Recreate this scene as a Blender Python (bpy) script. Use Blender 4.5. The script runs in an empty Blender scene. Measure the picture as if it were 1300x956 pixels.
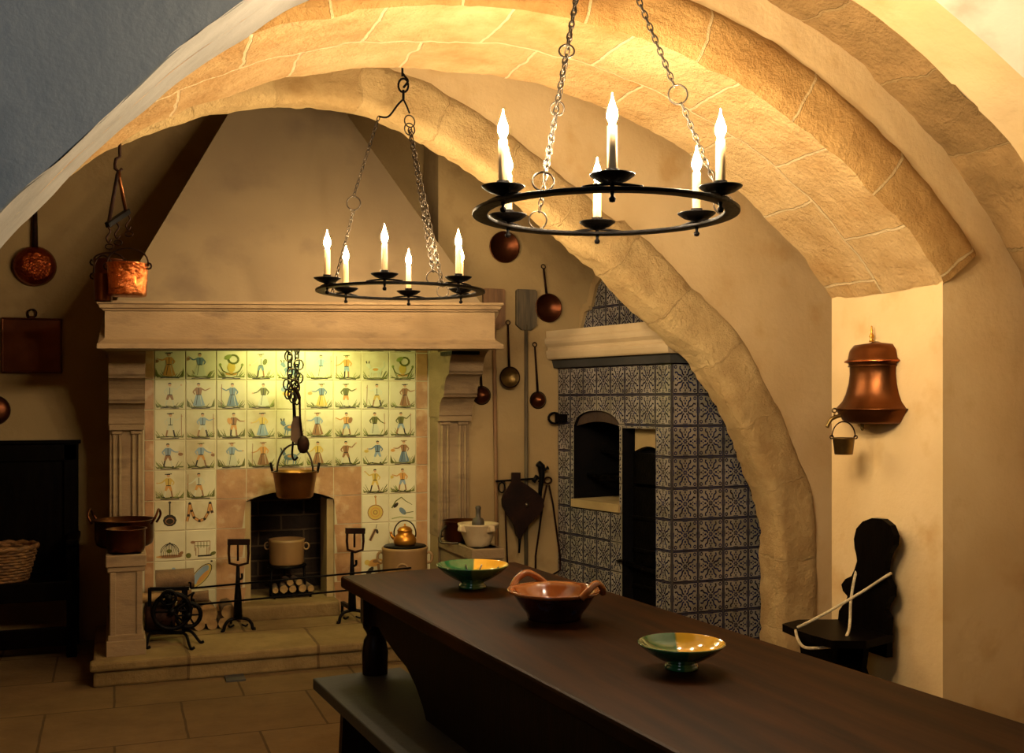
import bpy, bmesh, math, random
from mathutils import Vector, Matrix, noise
from mathutils.geometry import tessellate_polygon
PI = math.pi; sin = math.sin; cos = math.cos
random.seed(7)
COL = bpy.context.scene.collection
# ------------------------------------------------------------------ camera geometry (photo measured in 1300x956)
F = 1360.0; PSI = math.atan2(650-145, F); CP, SP = cos(PSI), sin(PSI); EYE = 1.33; HZ = 509.0
def ray(px, py):
    a = (px-650)/F
    return Vector((SP+CP*a, CP-SP*a, (HZ-py)/F))
def PY(px, py, Y):
    d = ray(px, py); return d*(Y/d.y) + Vector((0, 0, EYE))
def PX(px, py, X):
    d = ray(px, py); return d*(X/d.x) + Vector((0, 0, EYE))
def PZ(px, py, Z):
    d = ray(px, py); return d*((Z-EYE)/d.z) + Vector((0, 0, EYE))
RC = Vector((CP, -SP, 0)); DC = Vector((SP, CP, 0)); UP = Vector((0, 0, 1))

# ------------------------------------------------------------------ materials
def rgb(h):
    return tuple(((int(h[i:i+2], 16)/255)/12.92 if int(h[i:i+2], 16)/255 <= .04045 else ((int(h[i:i+2], 16)/255+.055)/1.055)**2.4) for i in (0, 2, 4))
MATS = {}
def mat(name, c1, c2=None, rough=.6, metal=0, scale=6, bump=0, bscale=None, detail=6, emit=0, stretch=None, spots=None, spotscale=30, coat=0, contrast=(.35, .65)):
    if name in MATS: return MATS[name]
    m = bpy.data.materials.new(name); m.use_nodes = True; nt = m.node_tree; N = nt.nodes; L = nt.links
    b = N['Principled BSDF']; c1 = rgb(c1) if isinstance(c1, str) else c1
    b.inputs['Roughness'].default_value = rough; b.inputs['Metallic'].default_value = metal
    b.inputs['Coat Weight'].default_value = coat
    b.inputs['Base Color'].default_value = (*c1, 1)
    tc = N.new('ShaderNodeTexCoord'); src = tc.outputs['Object']
    if stretch:
        mp = N.new('ShaderNodeMapping'); mp.inputs['Scale'].default_value = stretch; L.new(src, mp.inputs[0]); src = mp.outputs[0]
    if c2:
        c2 = rgb(c2)
        n = N.new('ShaderNodeTexNoise'); n.inputs['Scale'].default_value = scale; n.inputs['Detail'].default_value = detail; L.new(src, n.inputs['Vector'])
        r = N.new('ShaderNodeValToRGB'); r.color_ramp.elements[0].position = contrast[0]; r.color_ramp.elements[1].position = contrast[1]
        r.color_ramp.elements[0].color = (*c1, 1); r.color_ramp.elements[1].color = (*c2, 1)
        L.new(n.outputs['Fac'], r.inputs[0]); out = r.outputs[0]
        if spots:
            n2 = N.new('ShaderNodeTexNoise'); n2.inputs['Scale'].default_value = spotscale; n2.inputs['Detail'].default_value = 8; L.new(src, n2.inputs['Vector'])
            r2 = N.new('ShaderNodeValToRGB'); r2.color_ramp.elements[0].position = .56; r2.color_ramp.elements[1].position = .72
            mx = N.new('ShaderNodeMix'); mx.data_type = 'RGBA'
            L.new(n2.outputs['Fac'], r2.inputs[0]); L.new(r2.outputs[0], mx.inputs[0]); L.new(out, mx.inputs[6]); mx.inputs[7].default_value = (*rgb(spots), 1); out = mx.outputs[2]
        L.new(out, b.inputs['Base Color'])
    if bump:
        n3 = N.new('ShaderNodeTexNoise'); n3.inputs['Scale'].default_value = bscale or scale*4; n3.inputs['Detail'].default_value = 9; n3.inputs['Roughness'].default_value = .62; L.new(src, n3.inputs['Vector'])
        bp = N.new('ShaderNodeBump'); bp.inputs['Strength'].default_value = bump; bp.inputs['Distance'].default_value = .02
        L.new(n3.outputs['Fac'], bp.inputs['Height']); L.new(bp.outputs[0], b.inputs['Normal'])
    if emit:
        b.inputs['Emission Color'].default_value = (*c1, 1); b.inputs['Emission Strength'].default_value = emit
    MATS[name] = m; return m

def block_mat(name, c1, c2, mortar, bw, bh, msize=.008, bump=.7, bscale=45, coords='UV', offset=.5, wob=.02, nscale=5):
    """stone blocks: brick texture on UV / object coords, wobbled joints, pitted surface"""
    m = bpy.data.materials.new(name); m.use_nodes = True; nt = m.node_tree; N = nt.nodes; L = nt.links
    b = N['Principled BSDF']; b.inputs['Roughness'].default_value = .9; b.inputs['Specular IOR Level'].default_value = .2
    tc = N.new('ShaderNodeTexCoord'); src = tc.outputs[coords]
    nz = N.new('ShaderNodeTexNoise'); nz.inputs['Scale'].default_value = 7; nz.inputs['Detail'].default_value = 3; L.new(tc.outputs['Object'], nz.inputs['Vector'])
    sub = N.new('ShaderNodeVectorMath'); sub.operation = 'SUBTRACT'; L.new(nz.outputs['Color'], sub.inputs[0]); sub.inputs[1].default_value = (.5, .5, .5)
    sc = N.new('ShaderNodeVectorMath'); sc.operation = 'SCALE'; L.new(sub.outputs[0], sc.inputs[0]); sc.inputs['Scale'].default_value = wob*2
    ad = N.new('ShaderNodeVectorMath'); ad.operation = 'ADD'; L.new(src, ad.inputs[0]); L.new(sc.outputs[0], ad.inputs[1])
    br = N.new('ShaderNodeTexBrick'); L.new(ad.outputs[0], br.inputs['Vector'])
    br.inputs['Scale'].default_value = 1; br.inputs['Brick Width'].default_value = bw; br.inputs['Row Height'].default_value = bh
    br.inputs['Mortar Size'].default_value = msize; br.inputs['Mortar Smooth'].default_value = .3; br.offset = offset
    br.inputs['Color1'].default_value = (.35, .35, .35, 1); br.inputs['Color2'].default_value = (.75, .75, .75, 1); br.inputs['Mortar'].default_value = (.5, .5, .5, 1)
    n = N.new('ShaderNodeTexNoise'); n.inputs['Scale'].default_value = nscale; n.inputs['Detail'].default_value = 8; n.inputs['Roughness'].default_value = .65; L.new(tc.outputs['Object'], n.inputs['Vector'])
    av = N.new('ShaderNodeMix'); av.data_type = 'RGBA'; av.inputs[0].default_value = .4; L.new(n.outputs['Fac'], av.inputs[6]); L.new(br.outputs['Color'], av.inputs[7])
    r = N.new('ShaderNodeValToRGB'); r.color_ramp.elements[0].position = .36; r.color_ramp.elements[1].position = .64
    r.color_ramp.elements[0].color = (*rgb(c1), 1); r.color_ramp.elements[1].color = (*rgb(c2), 1); L.new(av.outputs[2], r.inputs[0])
    mx = N.new('ShaderNodeMix'); mx.data_type = 'RGBA'; L.new(br.outputs['Fac'], mx.inputs[0]); L.new(r.outputs[0], mx.inputs[6]); mx.inputs[7].default_value = (*rgb(mortar), 1)
    L.new(mx.outputs[2], b.inputs['Base Color'])
    n3 = N.new('ShaderNodeTexNoise'); n3.inputs['Scale'].default_value = bscale; n3.inputs['Detail'].default_value = 9; n3.inputs['Roughness'].default_value = .7; L.new(tc.outputs['Object'], n3.inputs['Vector'])
    ml = N.new('ShaderNodeMath'); ml.operation = 'MULTIPLY_ADD'; L.new(br.outputs['Fac'], ml.inputs[0]); ml.inputs[1].default_value = -.25; L.new(n3.outputs['Fac'], ml.inputs[2])
    bp = N.new('ShaderNodeBump'); bp.inputs['Strength'].default_value = bump; bp.inputs['Distance'].default_value = .02
    L.new(ml.outputs[0], bp.inputs['Height']); L.new(bp.outputs[0], b.inputs['Normal'])
    MATS[name] = m; return m

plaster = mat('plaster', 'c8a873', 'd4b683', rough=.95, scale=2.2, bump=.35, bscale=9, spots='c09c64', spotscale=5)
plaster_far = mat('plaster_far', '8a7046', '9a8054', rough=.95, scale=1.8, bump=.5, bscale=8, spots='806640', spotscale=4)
plaster_daylit_grey = mat('plaster_daylit_grey', '6e6960', '7b766c', rough=.95, scale=3, bump=.3, bscale=8, spots='625c52', spotscale=4)  # colour darkened and greyed to carry the daylight on the near arch's left strip
plaster_web = mat('plaster_web', 'cabda4', 'd8cbb4', rough=.95, scale=3, bump=.3, bscale=8, spots='b0a28a', spotscale=4)
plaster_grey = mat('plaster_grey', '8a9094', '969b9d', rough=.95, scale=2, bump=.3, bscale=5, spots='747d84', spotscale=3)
arch_stone = block_mat('arch_stone', 'b88848', 'e2bc80', 'e8cc96', .42, .34, msize=.0065, bump=1.5, bscale=30)
ring_stone = block_mat('ring_stone', 'a07238', 'c89c5c', 'd6b680', .42, 2.0, msize=.006, bump=1.5, bscale=30)
worn_stone = block_mat('worn_stone', '86683c', 'b8915a', 'a98a58', .40, 2.0, msize=.006, bump=1.4, bscale=26, wob=.05)
rough_stone = block_mat('rough_stone', 'a98652', 'd6b67c', 'c0a06a', .36, 2.0, msize=.005, bump=1.3, bscale=24, wob=.05)
limestone = mat('limestone', '78603f', '886f4c', rough=.85, scale=3, bump=.25, bscale=30, stretch=(1, 1, 3), spots='6a5438', spotscale=6)
lime_pale = mat('lime_pale', '8c7448', 'a48a5a', rough=.8, scale=4, bump=.15, bscale=30)
hood_plaster = mat('hood_plaster', '6c593e', '766345', rough=.9, scale=1.6, bump=.12, bscale=12, spots='64523a', spotscale=3)
hearth_mat = block_mat('hearth_stone', '6a5430', '8c7246', '5e482a', .62, .9, msize=.008, bump=.6, bscale=30, coords='Object', wob=.01)
floor_mat = block_mat('floor_slabs', '543f22', '6a5230', '443218', .55, .55, msize=.006, bump=.3, bscale=20, coords='Object', wob=.004)
firebrick = block_mat('fire_brick', '1c1611', '3a2d20', '54432e', .26, .09, msize=.006, bump=.7, bscale=25, coords='UV', wob=.006)
iron = mat('iron', '080605', '120e0c', rough=.45, metal=.6, scale=20, bump=.2, bscale=60)
iron_rust = mat('iron_rust', '1a0f0a', '2e1a10', rough=.6, metal=.6, scale=15, bump=.2)
iron_grey = mat('iron_grey', '3c342a', '55493a', rough=.4, metal=.85, scale=20)
copper = mat('copper', 'a8552a', 'c06a3a', rough=.24, metal=1, scale=12, bump=.25, bscale=14)
copper_dark = mat('copper_dark', '42200f', '5e341c', rough=.38, metal=.95, scale=5, bump=.12, bscale=12)
copper_dull = mat('copper_dull', '5a3214', '70401c', rough=.33, metal=.9, scale=6, bump=.1, bscale=20)
brass = mat('brass', 'a87a30', 'c29540', rough=.3, metal=1, scale=8)
brass_dark = mat('brass_dark', '5a4524', '7a6236', rough=.4, metal=.95, scale=8, bump=.15)
oak_dark = mat('oak_dark', '0b0503', '190c06', rough=.35, scale=3, stretch=(2, 18, 2), bump=.08, bscale=14)
black_wood = mat('black_wood', '040202', '0a0604', rough=.4, scale=4, stretch=(12, 12, 2), bump=.08)
table_wood = mat('table_wood', '1e0e02', '341a04', rough=.5, scale=2.5, stretch=(9, .8, 1), bump=.05, bscale=10, spots='1c0d03', spotscale=3)
for _m in (table_wood, oak_dark, black_wood): _m.node_tree.nodes['Principled BSDF'].inputs['Specular IOR Level'].default_value = .04
peel_wood = mat('peel_wood', '5e3f20', '7a5630', rough=.7, scale=5, stretch=(10, 10, 1), bump=.15)
peel_grey = mat('peel_grey', '3c3220', '5a4a30', rough=.75, scale=5, stretch=(12, 12, 1), bump=.2)
log_wood = mat('log_bark', '46321e', '745838', rough=.9, scale=8, bump=.6, bscale=25)
log_end = mat('log_end', '7a5a30', '9a7844', rough=.85, scale=20, bump=.2)
earthen = mat('earthenware', '806036', '94703f', rough=.6, scale=4, bump=.1)
wicker = mat('wicker', '5a3a18', '7c5224', rough=.7, scale=30, bump=.5, bscale=60)
marble = mat('marble_mortar', 'a48e68', 'b8a27a', rough=.5, scale=8, bump=.1, spots='86724e', spotscale=12)
candle_m = mat('candle_sleeve', 'e8c694', 'dcb57e', rough=.5, scale=10)
bulb_m = mat('lit_bulb', (1.0, .79, .52), rough=.3, emit=2050)
bulb_far = mat('lit_bulb_far', (1.0, .76, .45), rough=.3, emit=800)
leather = mat('bellows_leather', '140a06', '22120b', rough=.55, scale=10, bump=.3)
rope_m = mat('rope', 'd6c39a', 'bda87c', rough=.9, scale=90, bump=.6, bscale=150)
soot = mat('soot', '050404', '0e0a08', rough=.9, scale=6, bump=.3)
tile_w = mat('tile_white', 'bdb28c', 'c9bf9a', rough=.22, scale=5, bump=.03, bscale=9, spots='ae9f78', spotscale=4)
tile_o = mat('tile_terracotta', '8a6038', 'a87e50', rough=.45, scale=9, bump=.12, spots='b4966c', spotscale=12)
grout = mat('grout', 'a89a74', 'b8ab88', rough=.9, scale=9)
tile_b = mat('tile_grey_glaze', '6e6654', '8a8070', rough=.2, scale=7, bump=.05)
grout_d = mat('grout_dark', '2e261c', '3c3226', rough=.8, scale=9)
cobalt = mat('cobalt', '0a0e28', '141b40', rough=.2, scale=20)
PAINT = dict(blue=mat('paint_blue', '7d8e94', rough=.3), dblue=mat('paint_dark_blue', '5e7078', rough=.3), orange=mat('paint_orange', 'b88542', rough=.3),
    yellow=mat('paint_yellow', 'b89c48', rough=.3), olive=mat('paint_olive', '5a5a20', rough=.3), green=mat('paint_green', '77803a', rough=.3),
    dark=mat('paint_dark', '2b2416', rough=.3), skin=mat('paint_skin', 'b58b60', rough=.3), pale=mat('paint_pale', 'b3b090', rough=.3),
    brown=mat('paint_brown', '86603a', rough=.3), teal=mat('paint_teal', '3f7660', rough=.3))
for _m in (leather, iron_rust, soot, iron): _m.node_tree.nodes['Principled BSDF'].inputs['Specular IOR Level'].default_value = .1
# ------------------------------------------------------------------ mesh builder
class MB:
    def __init__(s): s.v = []; s.f = []; s.m = []; s.uv = []; s.mats = []; s.sm = []
    def mi(s, m):
        if m not in s.mats: s.mats.append(m)
        return s.mats.index(m)
    def add(s, vs, fs, m, smooth=False, uvs=None):
        b = len(s.v); s.v += [Vector(v) for v in vs]; k = s.mi(m)
        for i, f in enumerate(fs):
            s.f.append([b+j for j in f]); s.m.append(k); s.sm.append(smooth)
            s.uv.append([uvs[j] for j in f] if uvs else None)
        return s
    def box(s, c, d, m, rz=0, M=None):
        x, y, z = d[0]/2, d[1]/2, d[2]/2
        vs = [Vector((a, b, e)) for a in (-x, x) for b in (-y, y) for e in (-z, z)]
        R = M or Matrix.Rotation(rz, 3, 'Z')
        vs = [R @ v + Vector(c) for v in vs]
        return s.add(vs, [(0, 1, 3, 2), (4, 6, 7, 5), (0, 4, 5, 1), (2, 3, 7, 6), (0, 2, 6, 4), (1, 5, 7, 3)], m)
    def beam(s, p0, p1, w, h, m, up=UP):
        p0, p1 = Vector(p0), Vector(p1); d = (p1-p0); L = d.length; d.normalize()
        a = d.cross(Vector(up)); 
        if a.length < 1e-4: a = d.cross(Vector((1, 0, 0)))
        a.normalize(); b = a.cross(d)
        M = Matrix((a, d, b)).transposed()
        return s.box((p0+p1)/2, (w, L, h), m, M=M)
    def tube(s, pts, r, m, n=8, closed=False, caps=True, smooth=True):
        pts = [Vector(p) for p in pts]; K = len(pts); rs = r if isinstance(r, (list, tuple)) else [r]*K
        vs = []; prev = None
        for i, p in enumerate(pts):
            if closed: t = pts[(i+1) % K]-pts[i-1]
            else: t = pts[min(i+1, K-1)]-pts[max(i-1, 0)]
            t.normalize()
            if prev is None:
                a = t.cross(UP) if abs(t.z) < .9 else t.cross(Vector((1, 0, 0)))
            else: a = prev - t*prev.dot(t)
            a.normalize(); prev = a; b = t.cross(a)
            for j in range(n):
                th = 2*PI*j/n; vs.append(p + (a*cos(th)+b*sin(th))*rs[i])
        fs = []
        for i in range(K if closed else K-1):
            for j in range(n):
                k = (i+1) % K; fs.append((i*n+j, i*n+(j+1) % n, k*n+(j+1) % n, k*n+j))
        if not closed and caps: fs += [tuple(range(n))[::-1], tuple((K-1)*n+j for j in range(n))]
        return s.add(vs, fs, m, smooth)
    def lathe(s, prof, c, m, n=28, sx=1, sy=1, a0=0, a1=2*PI, M=None, smooth=True, f=None):
        """prof list of (r,z)"""
        full = abs(a1-a0-2*PI) < 1e-6; K = n if full else n+1; vs = []
        for (r, z) in prof:
            for j in range(K):
                th = a0+(a1-a0)*j/n; v = Vector((r*cos(th)*sx, r*sin(th)*sy, z))
                if f: v = f(v, th)
                if M: v = M @ v
                vs.append(v+Vector(c))
        fs = []
        for i in range(len(prof)-1):
            for j in range(n):
                k = (j+1) % K; fs.append((i*K+j, i*K+k, (i+1)*K+k, (i+1)*K+j))
        return s.add(vs, fs, m, smooth)
    def prism(s, poly, O, U, V, W, m, depth, mside=None):
        """poly in (u,v) at O, extruded along W by depth"""
        O, U, V, W = Vector(O), Vector(U), Vector(V), Vector(W); n = len(poly)
        a = [O+U*u+V*v for u, v in poly]; b = [p+W*depth for p in a]
        tri = tessellate_polygon([[Vector((u, v, 0)) for u, v in poly]])
        s.add(a+b, [tuple(t) for t in tri]+[tuple(n+i for i in t[::-1]) for t in tri], m)
        s.add(a+b, [(i, (i+1) % n, n+(i+1) % n, n+i) for i in range(n)], mside or m)
        return s
    def build(s, name, parent=None, origin=None, world=True, kind=None, bevel=0, shade=False, label=None):
        o_ = Vector((0, 0, 0))
        if parent is not None and world:
            p = parent
            while p is not None: o_ = o_+Vector(p.location); p = p.parent
        org = Vector(origin) if origin is not None else Vector((0, 0, 0))
        me = bpy.data.meshes.new(name)
        me.from_pydata([tuple(v-o_-org) for v in s.v], [], s.f)
        for m in s.mats: me.materials.append(m)
        me.polygons.foreach_set('material_index', s.m); me.polygons.foreach_set('use_smooth', s.sm)
        if any(u for u in s.uv):
            l = me.uv_layers.new(name='UVMap')
            for p, u in zip(me.polygons, s.uv):
                if u:
                    for li, q in zip(p.loop_indices, u): l.data[li].uv = q
        bm = bmesh.new(); bm.from_mesh(me)
        if len(s.f) < 60000: bmesh.ops.recalc_face_normals(bm, faces=bm.faces) if s.recalc else None
        bm.to_mesh(me); bm.free()
        o = bpy.data.objects.new(name, me); COL.objects.link(o); o.location = org if parent is None or not world else org
        if parent is not None: o.parent = parent
        if kind: o['kind'] = kind
        if label: o['label'] = label
        if bevel:
            md = o.modifiers.new('Bevel', 'BEVEL'); md.width = bevel; md.segments = 2; md.limit_method = 'ANGLE'; md.angle_limit = .7
        return o
    recalc = True
def thing(name, label, cat, loc, rz=0, group=None):
    o = bpy.data.objects.new(name, None); COL.objects.link(o); o.location = loc; o.rotation_euler[2] = rz
    o.empty_display_size = .05
    o['label'] = label; o['category'] = cat
    if group: o['group'] = group
    return o
def tag(o, label, cat, group=None):
    o['label'] = label; o['category'] = cat
    if group: o['group'] = group
    return o
def circ(c, r, U, V, n=16, a0=0, a1=2*PI, ru=None):
    c = Vector(c); U = Vector(U); V = Vector(V)
    k = n if abs(a1-a0-2*PI) < 1e-6 else n+1
    return [c+U*(cos(a0+(a1-a0)*i/n)*(ru or r))+V*(sin(a0+(a1-a0)*i/n)*r) for i in range(k)]
def bez(p, n=10):
    """catmull-rom through points"""
    p = [Vector(q) for q in p]; out = []
    for i in range(len(p)-1):
        a, b, c, d = p[max(i-1, 0)], p[i], p[i+1], p[min(i+2, len(p)-1)]
        for k in range(n):
            t = k/n; out.append(.5*((2*b)+(c-a)*t+(2*a-5*b+4*c-d)*t*t+(3*b-a-3*c+d)*t**3))
    out.append(p[-1]); return out
def chain(mb, p0, p1, m, ll=.026, r=.0022, w=.007, sag=0, n=10, t=5):
    p0, p1 = Vector(p0), Vector(p1); d = p1-p0; L = d.length; K = max(2, round(L/(ll*.72))); d.normalize()
    a = d.cross(Vector((0, 1, 0)) if abs(d.y) < .9 else UP).normalized(); b = a.cross(d)
    for i in range(K):
        c = p0+(p1-p0)*((i+.5)/K)+Vector((0, 0, -sag*4*((i+.5)/K)*(1-(i+.5)/K)))
        s_ = a*.7+b*.7 if i % 2 else a*.7-b*.7
        mb.tube(circ(c, w, d, s_, n, ru=ll/2), r, m, n=t, closed=True)

# ================================================================== SETTING: arches and walls
def curve_len(c):
    L = [0]
    for i in range(1, len(c)): L.append(L[-1]+math.dist(c[i], c[i-1]))
    return L
def resample(c, step):
    L = curve_len(c); n = max(2, round(L[-1]/step)); out = []; j = 0
    for i in range(n+1):
        t = L[-1]*i/n
        while j < len(L)-2 and L[j+1] < t: j += 1
        k = (t-L[j])/max(1e-9, L[j+1]-L[j]); out.append((c[j][0]+(c[j+1][0]-c[j][0])*k, c[j][1]+(c[j+1][1]-c[j][1])*k))
    return out
def smooth_curve(pts, n=8): return [(v.x, v.y) for v in bez([Vector((a, b, 0)) for a, b in pts], n)]
def nz(p, sc, amp): return (noise.noise(Vector(p)*sc)+.5*noise.noise(Vector(p)*sc*2.7))*amp
def normals(c):
    out = []
    for i in range(len(c)):
        a, b = c[max(i-1, 0)], c[min(i+1, len(c)-1)]; dx, dz = b[0]-a[0], b[1]-a[1]; l = math.hypot(dx, dz) or 1
        out.append((-dz/l, dx/l))     # points outwards for curves running left foot -> crown -> right foot
    return out
def edge_k(x, y, z, amp, edge): return (nz((x, y, z), 6, amp) if amp else 0)+(abs(nz((x, y+9, z), 14, edge)) if edge else 0)
def soffit(mb, c, y0, y1, m, amp=.0, step=.03, c2=None, usc=0, edge=0):
    """surface under the arch from y0 to y1 along curve c (loft to c2 at y1)"""
    c = resample(c, step); c2 = resample(c2, step) if c2 else c
    K = len(c)
    if len(c2) != K:
        L2 = c2; c2 = [L2[round(i*(len(L2)-1)/(K-1))] for i in range(K)]
    ny = max(1, round(abs(y1-y0)/step)); N1 = normals(c); vs = []; uv = []; fs = []; L = curve_len(c)
    for i in range(K):
        for j in range(ny+1):
            t = j/ny; y = y0+(y1-y0)*t; x = c[i][0]*(1-t)+c2[i][0]*t; z = c[i][1]*(1-t)+c2[i][1]*t
            k = edge_k(x, y, z, amp, edge if j in (0, ny) else 0)
            vs.append((x+N1[i][0]*k, y, z+N1[i][1]*k)); uv.append((L[i]+usc, y-y0+.01))
    for i in range(K-1):
        for j in range(ny): a = i*(ny+1)+j; fs.append((a, a+1, a+ny+2, a+ny+1))
    mb.add(vs, fs, m, True, uv)
    return vs, ny, K
def ringface(mb, c, w, y, m, amp=0, step=.03, nw=6, usc=0, first=None, bulge=.012, sof=(0, 0)):
    """face of the arch stones: from curve c outwards by w (number or function of x)"""
    c = resample(c, step); N1 = normals(c); L = curve_len(c); vs = []; uv = []; fs = []; K = len(c)
    for i in range(K):
        ww = w(c[i][0]) if callable(w) else w; ww += nz((c[i][0]*3, 5, c[i][1]*3), 3, .012)
        for j in range(nw+1):
            t = j/nw
            x = c[i][0]+N1[i][0]*ww*t; z = c[i][1]+N1[i][1]*ww*t; dy = 0
            if j == 0:
                k = edge_k(x, y, z, *sof); vs.append((x+N1[i][0]*k, y, z+N1[i][1]*k)); uv.append((L[i]+usc, .5)); continue
            if amp: dy = nz((x, y, z), 7, amp)
            if j == nw: dy = bulge+(.004 if bulge > 0 else -.004)
            vs.append((x, y+dy-bulge, z)); uv.append((L[i]+usc, .5+t*ww))
    for i in range(K-1):
        for j in range(nw): a = i*(nw+1)+j; fs.append((a, a+1, a+nw+2, a+nw+1))
    mb.add(vs, fs, m, True, uv)
def arch_wall(mb, c, x0, x1, z1, y0, y1, m, m_left=None, zb=0, reveal=None):
    """wall with an arched opening; c runs from left foot to right foot"""
    out = [(x0, zb), (c[0][0], zb)]+[p for p in c if p[1] > zb+.01]+[(c[-1][0], zb), (x1, zb), (x1, z1), (x0, z1)]
    tri = tessellate_polygon([[Vector((a, b, 0)) for a, b in out]])
    for y in (y0, y1): mb.add([(a, y, b) for a, b in out], [tuple(t) for t in tri], m)
    n = len(out); idx = [n-4, n-3, n-2, n-1]
    for i in range(n-4 if reveal is None else 0, n):
        j = (i+1) % n; mb.add([(out[i][0], y0, out[i][1]), (out[j][0], y0, out[j][1]), (out[j][0], y1, out[j][1]), (out[i][0], y1, out[i][1])], [(0, 1, 2, 3)], m)

# --- middle arch (A2): plastered pilaster, stone arch above z=1.80
c2x, c2z, c2r = 1.226, .428, 2.143
def arc(cx, cz, r, xa, xb, n=60):
    a0 = math.acos((xa-cx)/r); a1 = math.acos((xb-cx)/r); return [(cx+r*cos(a0+(a1-a0)*i/n), cz+r*sin(a0+(a1-a0)*i/n)) for i in range(n+1)]
A2 = arc(c2x, c2z, c2r, -.45, 2.90)
Y2N, Y2F = 3.19, 3.85
mb = MB(); mb.recalc = False
soffit(mb, A2, Y2N, Y2F, arch_stone, amp=.012, edge=.012)
ringface(mb, A2, .205, Y2N, ring_stone, amp=.010, usc=.17, bulge=.022, sof=(.012, .012))
ringface(mb, A2, .205, Y2F, ring_stone, amp=.0, bulge=-.012, sof=(.012, .012))
mb.build('trim_1', kind='structure', label='stone blocks of the wide middle arch over the pilaster')
mb = MB()
A2w = [(-.45, 0), (-.45, 1.0), (-.45, 1.76)]+[(c2x+(x-c2x)*1.022, c2z+(z-c2z)*1.022) for x, z in A2]+[(2.90, 1.76), (2.90, 1.0), (2.90, 0)]
arch_wall(mb, A2w, -3.2, 4.6, 3.3, Y2N, Y2F, plaster)
for X in (-.45, 2.9):       # pilaster reveals, hand-smoothed plaster
    mb.add([(X, Y2N, 0), (X, Y2F, 0), (X, Y2F, 1.80), (X, Y2N, 1.80)], [(0, 1, 2, 3)], plaster)
mb.build('wall_middle', kind='structure')

# --- near arch (A3)
A3F = smooth_curve([(-.62, 0), (-.62, .6), (-.58, 1.1), (-.47, 1.45), (-.29, 1.74), (-.18, 1.87), (-.09, 1.98), (.07, 2.14), (.22, 2.28), (.35, 2.38), (.55, 2.52), (.85, 2.66), (1.2, 2.765), (1.6, 2.81), (1.9, 2.785), (2.12, 2.73), (2.45, 2.59), (2.68, 2.44), (2.89, 2.27), (2.99, 2.17), (3.17, 1.97), (3.29, 1.76), (3.43, 1.4), (3.48, 1.0), (3.5, .5), (3.5, 0)], 6)
Y3N = 2.65
def near(px, py): v = PY(px, py, Y3N); return (v.x, v.z)
A3N = smooth_curve([(-.58, 0), (-.58, .6), (-.54, 1.15), (-.40, 1.52), near(0, 268), near(71, 205), near(167, 117), near(228, 59), near(309, 0), (.52, 2.50), (.85, 2.66), (1.2, 2.77), (1.6, 2.81), (1.9, 2.78), near(1150, -42), near(1204, 0), near(1300, 85), near(1400, 190), (3.25, 1.7), (3.36, 1.4), (3.42, 1.0), (3.44, .5), (3.44, 0)], 6)
YM = 2.93
def lerpc(a, b, t):
    a = resample(a, .03); n = len(a); bb = resample(b, .03); return [(a[i][0]*(1-t)+bb[round(i*(len(bb)-1)/(n-1))][0]*t, a[i][1]*(1-t)+bb[round(i*(len(bb)-1)/(n-1))][1]*t) for i in range(n)]
A3M = lerpc(A3N, A3F, .5)
mb = MB(); mb.recalc = False
_a = resample(A3N, .03); _m = resample(A3M, .03); _m = [_m[round(i*(len(_m)-1)/(len(_a)-1))] for i in range(len(_a))]; _k = next(i for i, p in enumerate(_a) if p[0] > 1.3)
soffit(mb, _a[:_k+1], Y3N, YM, plaster_daylit_grey, amp=.006, c2=_m[:_k+1], step=.031)
soffit(mb, _a[_k:], Y3N, YM, plaster, amp=.006, c2=_m[_k:], step=.031)
LF = [p for p in resample(A3F, .03)]; kk = next(i for i, p in enumerate(LF) if p[0] > .9)
LM = resample(A3M, .03)
LM = [LM[round(i*(len(LM)-1)/(len(LF)-1))] for i in range(len(LF))]
soffit(mb, LM[:kk+1], YM, Y2N+.01, plaster_daylit_grey, amp=.004, c2=LF[:kk+1], step=.031)
soffit(mb, LM[kk:], YM-.01, Y2N+.01, worn_stone, amp=.016, c2=LF[kk:], step=.031, edge=.01)
mb.build('trim_2', kind='structure', label='underside of the near arch, pale plaster greyed at left for daylight, and worn stone')
mb = MB()
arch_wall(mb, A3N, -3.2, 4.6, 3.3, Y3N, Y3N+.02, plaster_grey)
mb.build('wall_near', kind='structure')
# vault web rising from the right haunch of the near arch towards the viewer
mb = MB(); mb.recalc = False
rc = [p for p in resample(A3N, .05) if p[0] > 1.55]
vs = []; fs = []; ny = 14
N1 = normals(rc)
for i, (x, z) in enumerate(rc):
    for j in range(ny+1):
        t = j/ny; g = sin(t*PI/2)*.30-.014
        vs.append((x+N1[i][0]*g, Y3N+.02-2.4*t, z+N1[i][1]*g))
for i in range(len(rc)-1):
    for j in range(ny): a = i*(ny+1)+j; fs.append((a, a+1, a+ny+2, a+ny+1))
mb.add(vs, fs, plaster_web, True)
mb.build('ceiling_near', kind='structure')

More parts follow.
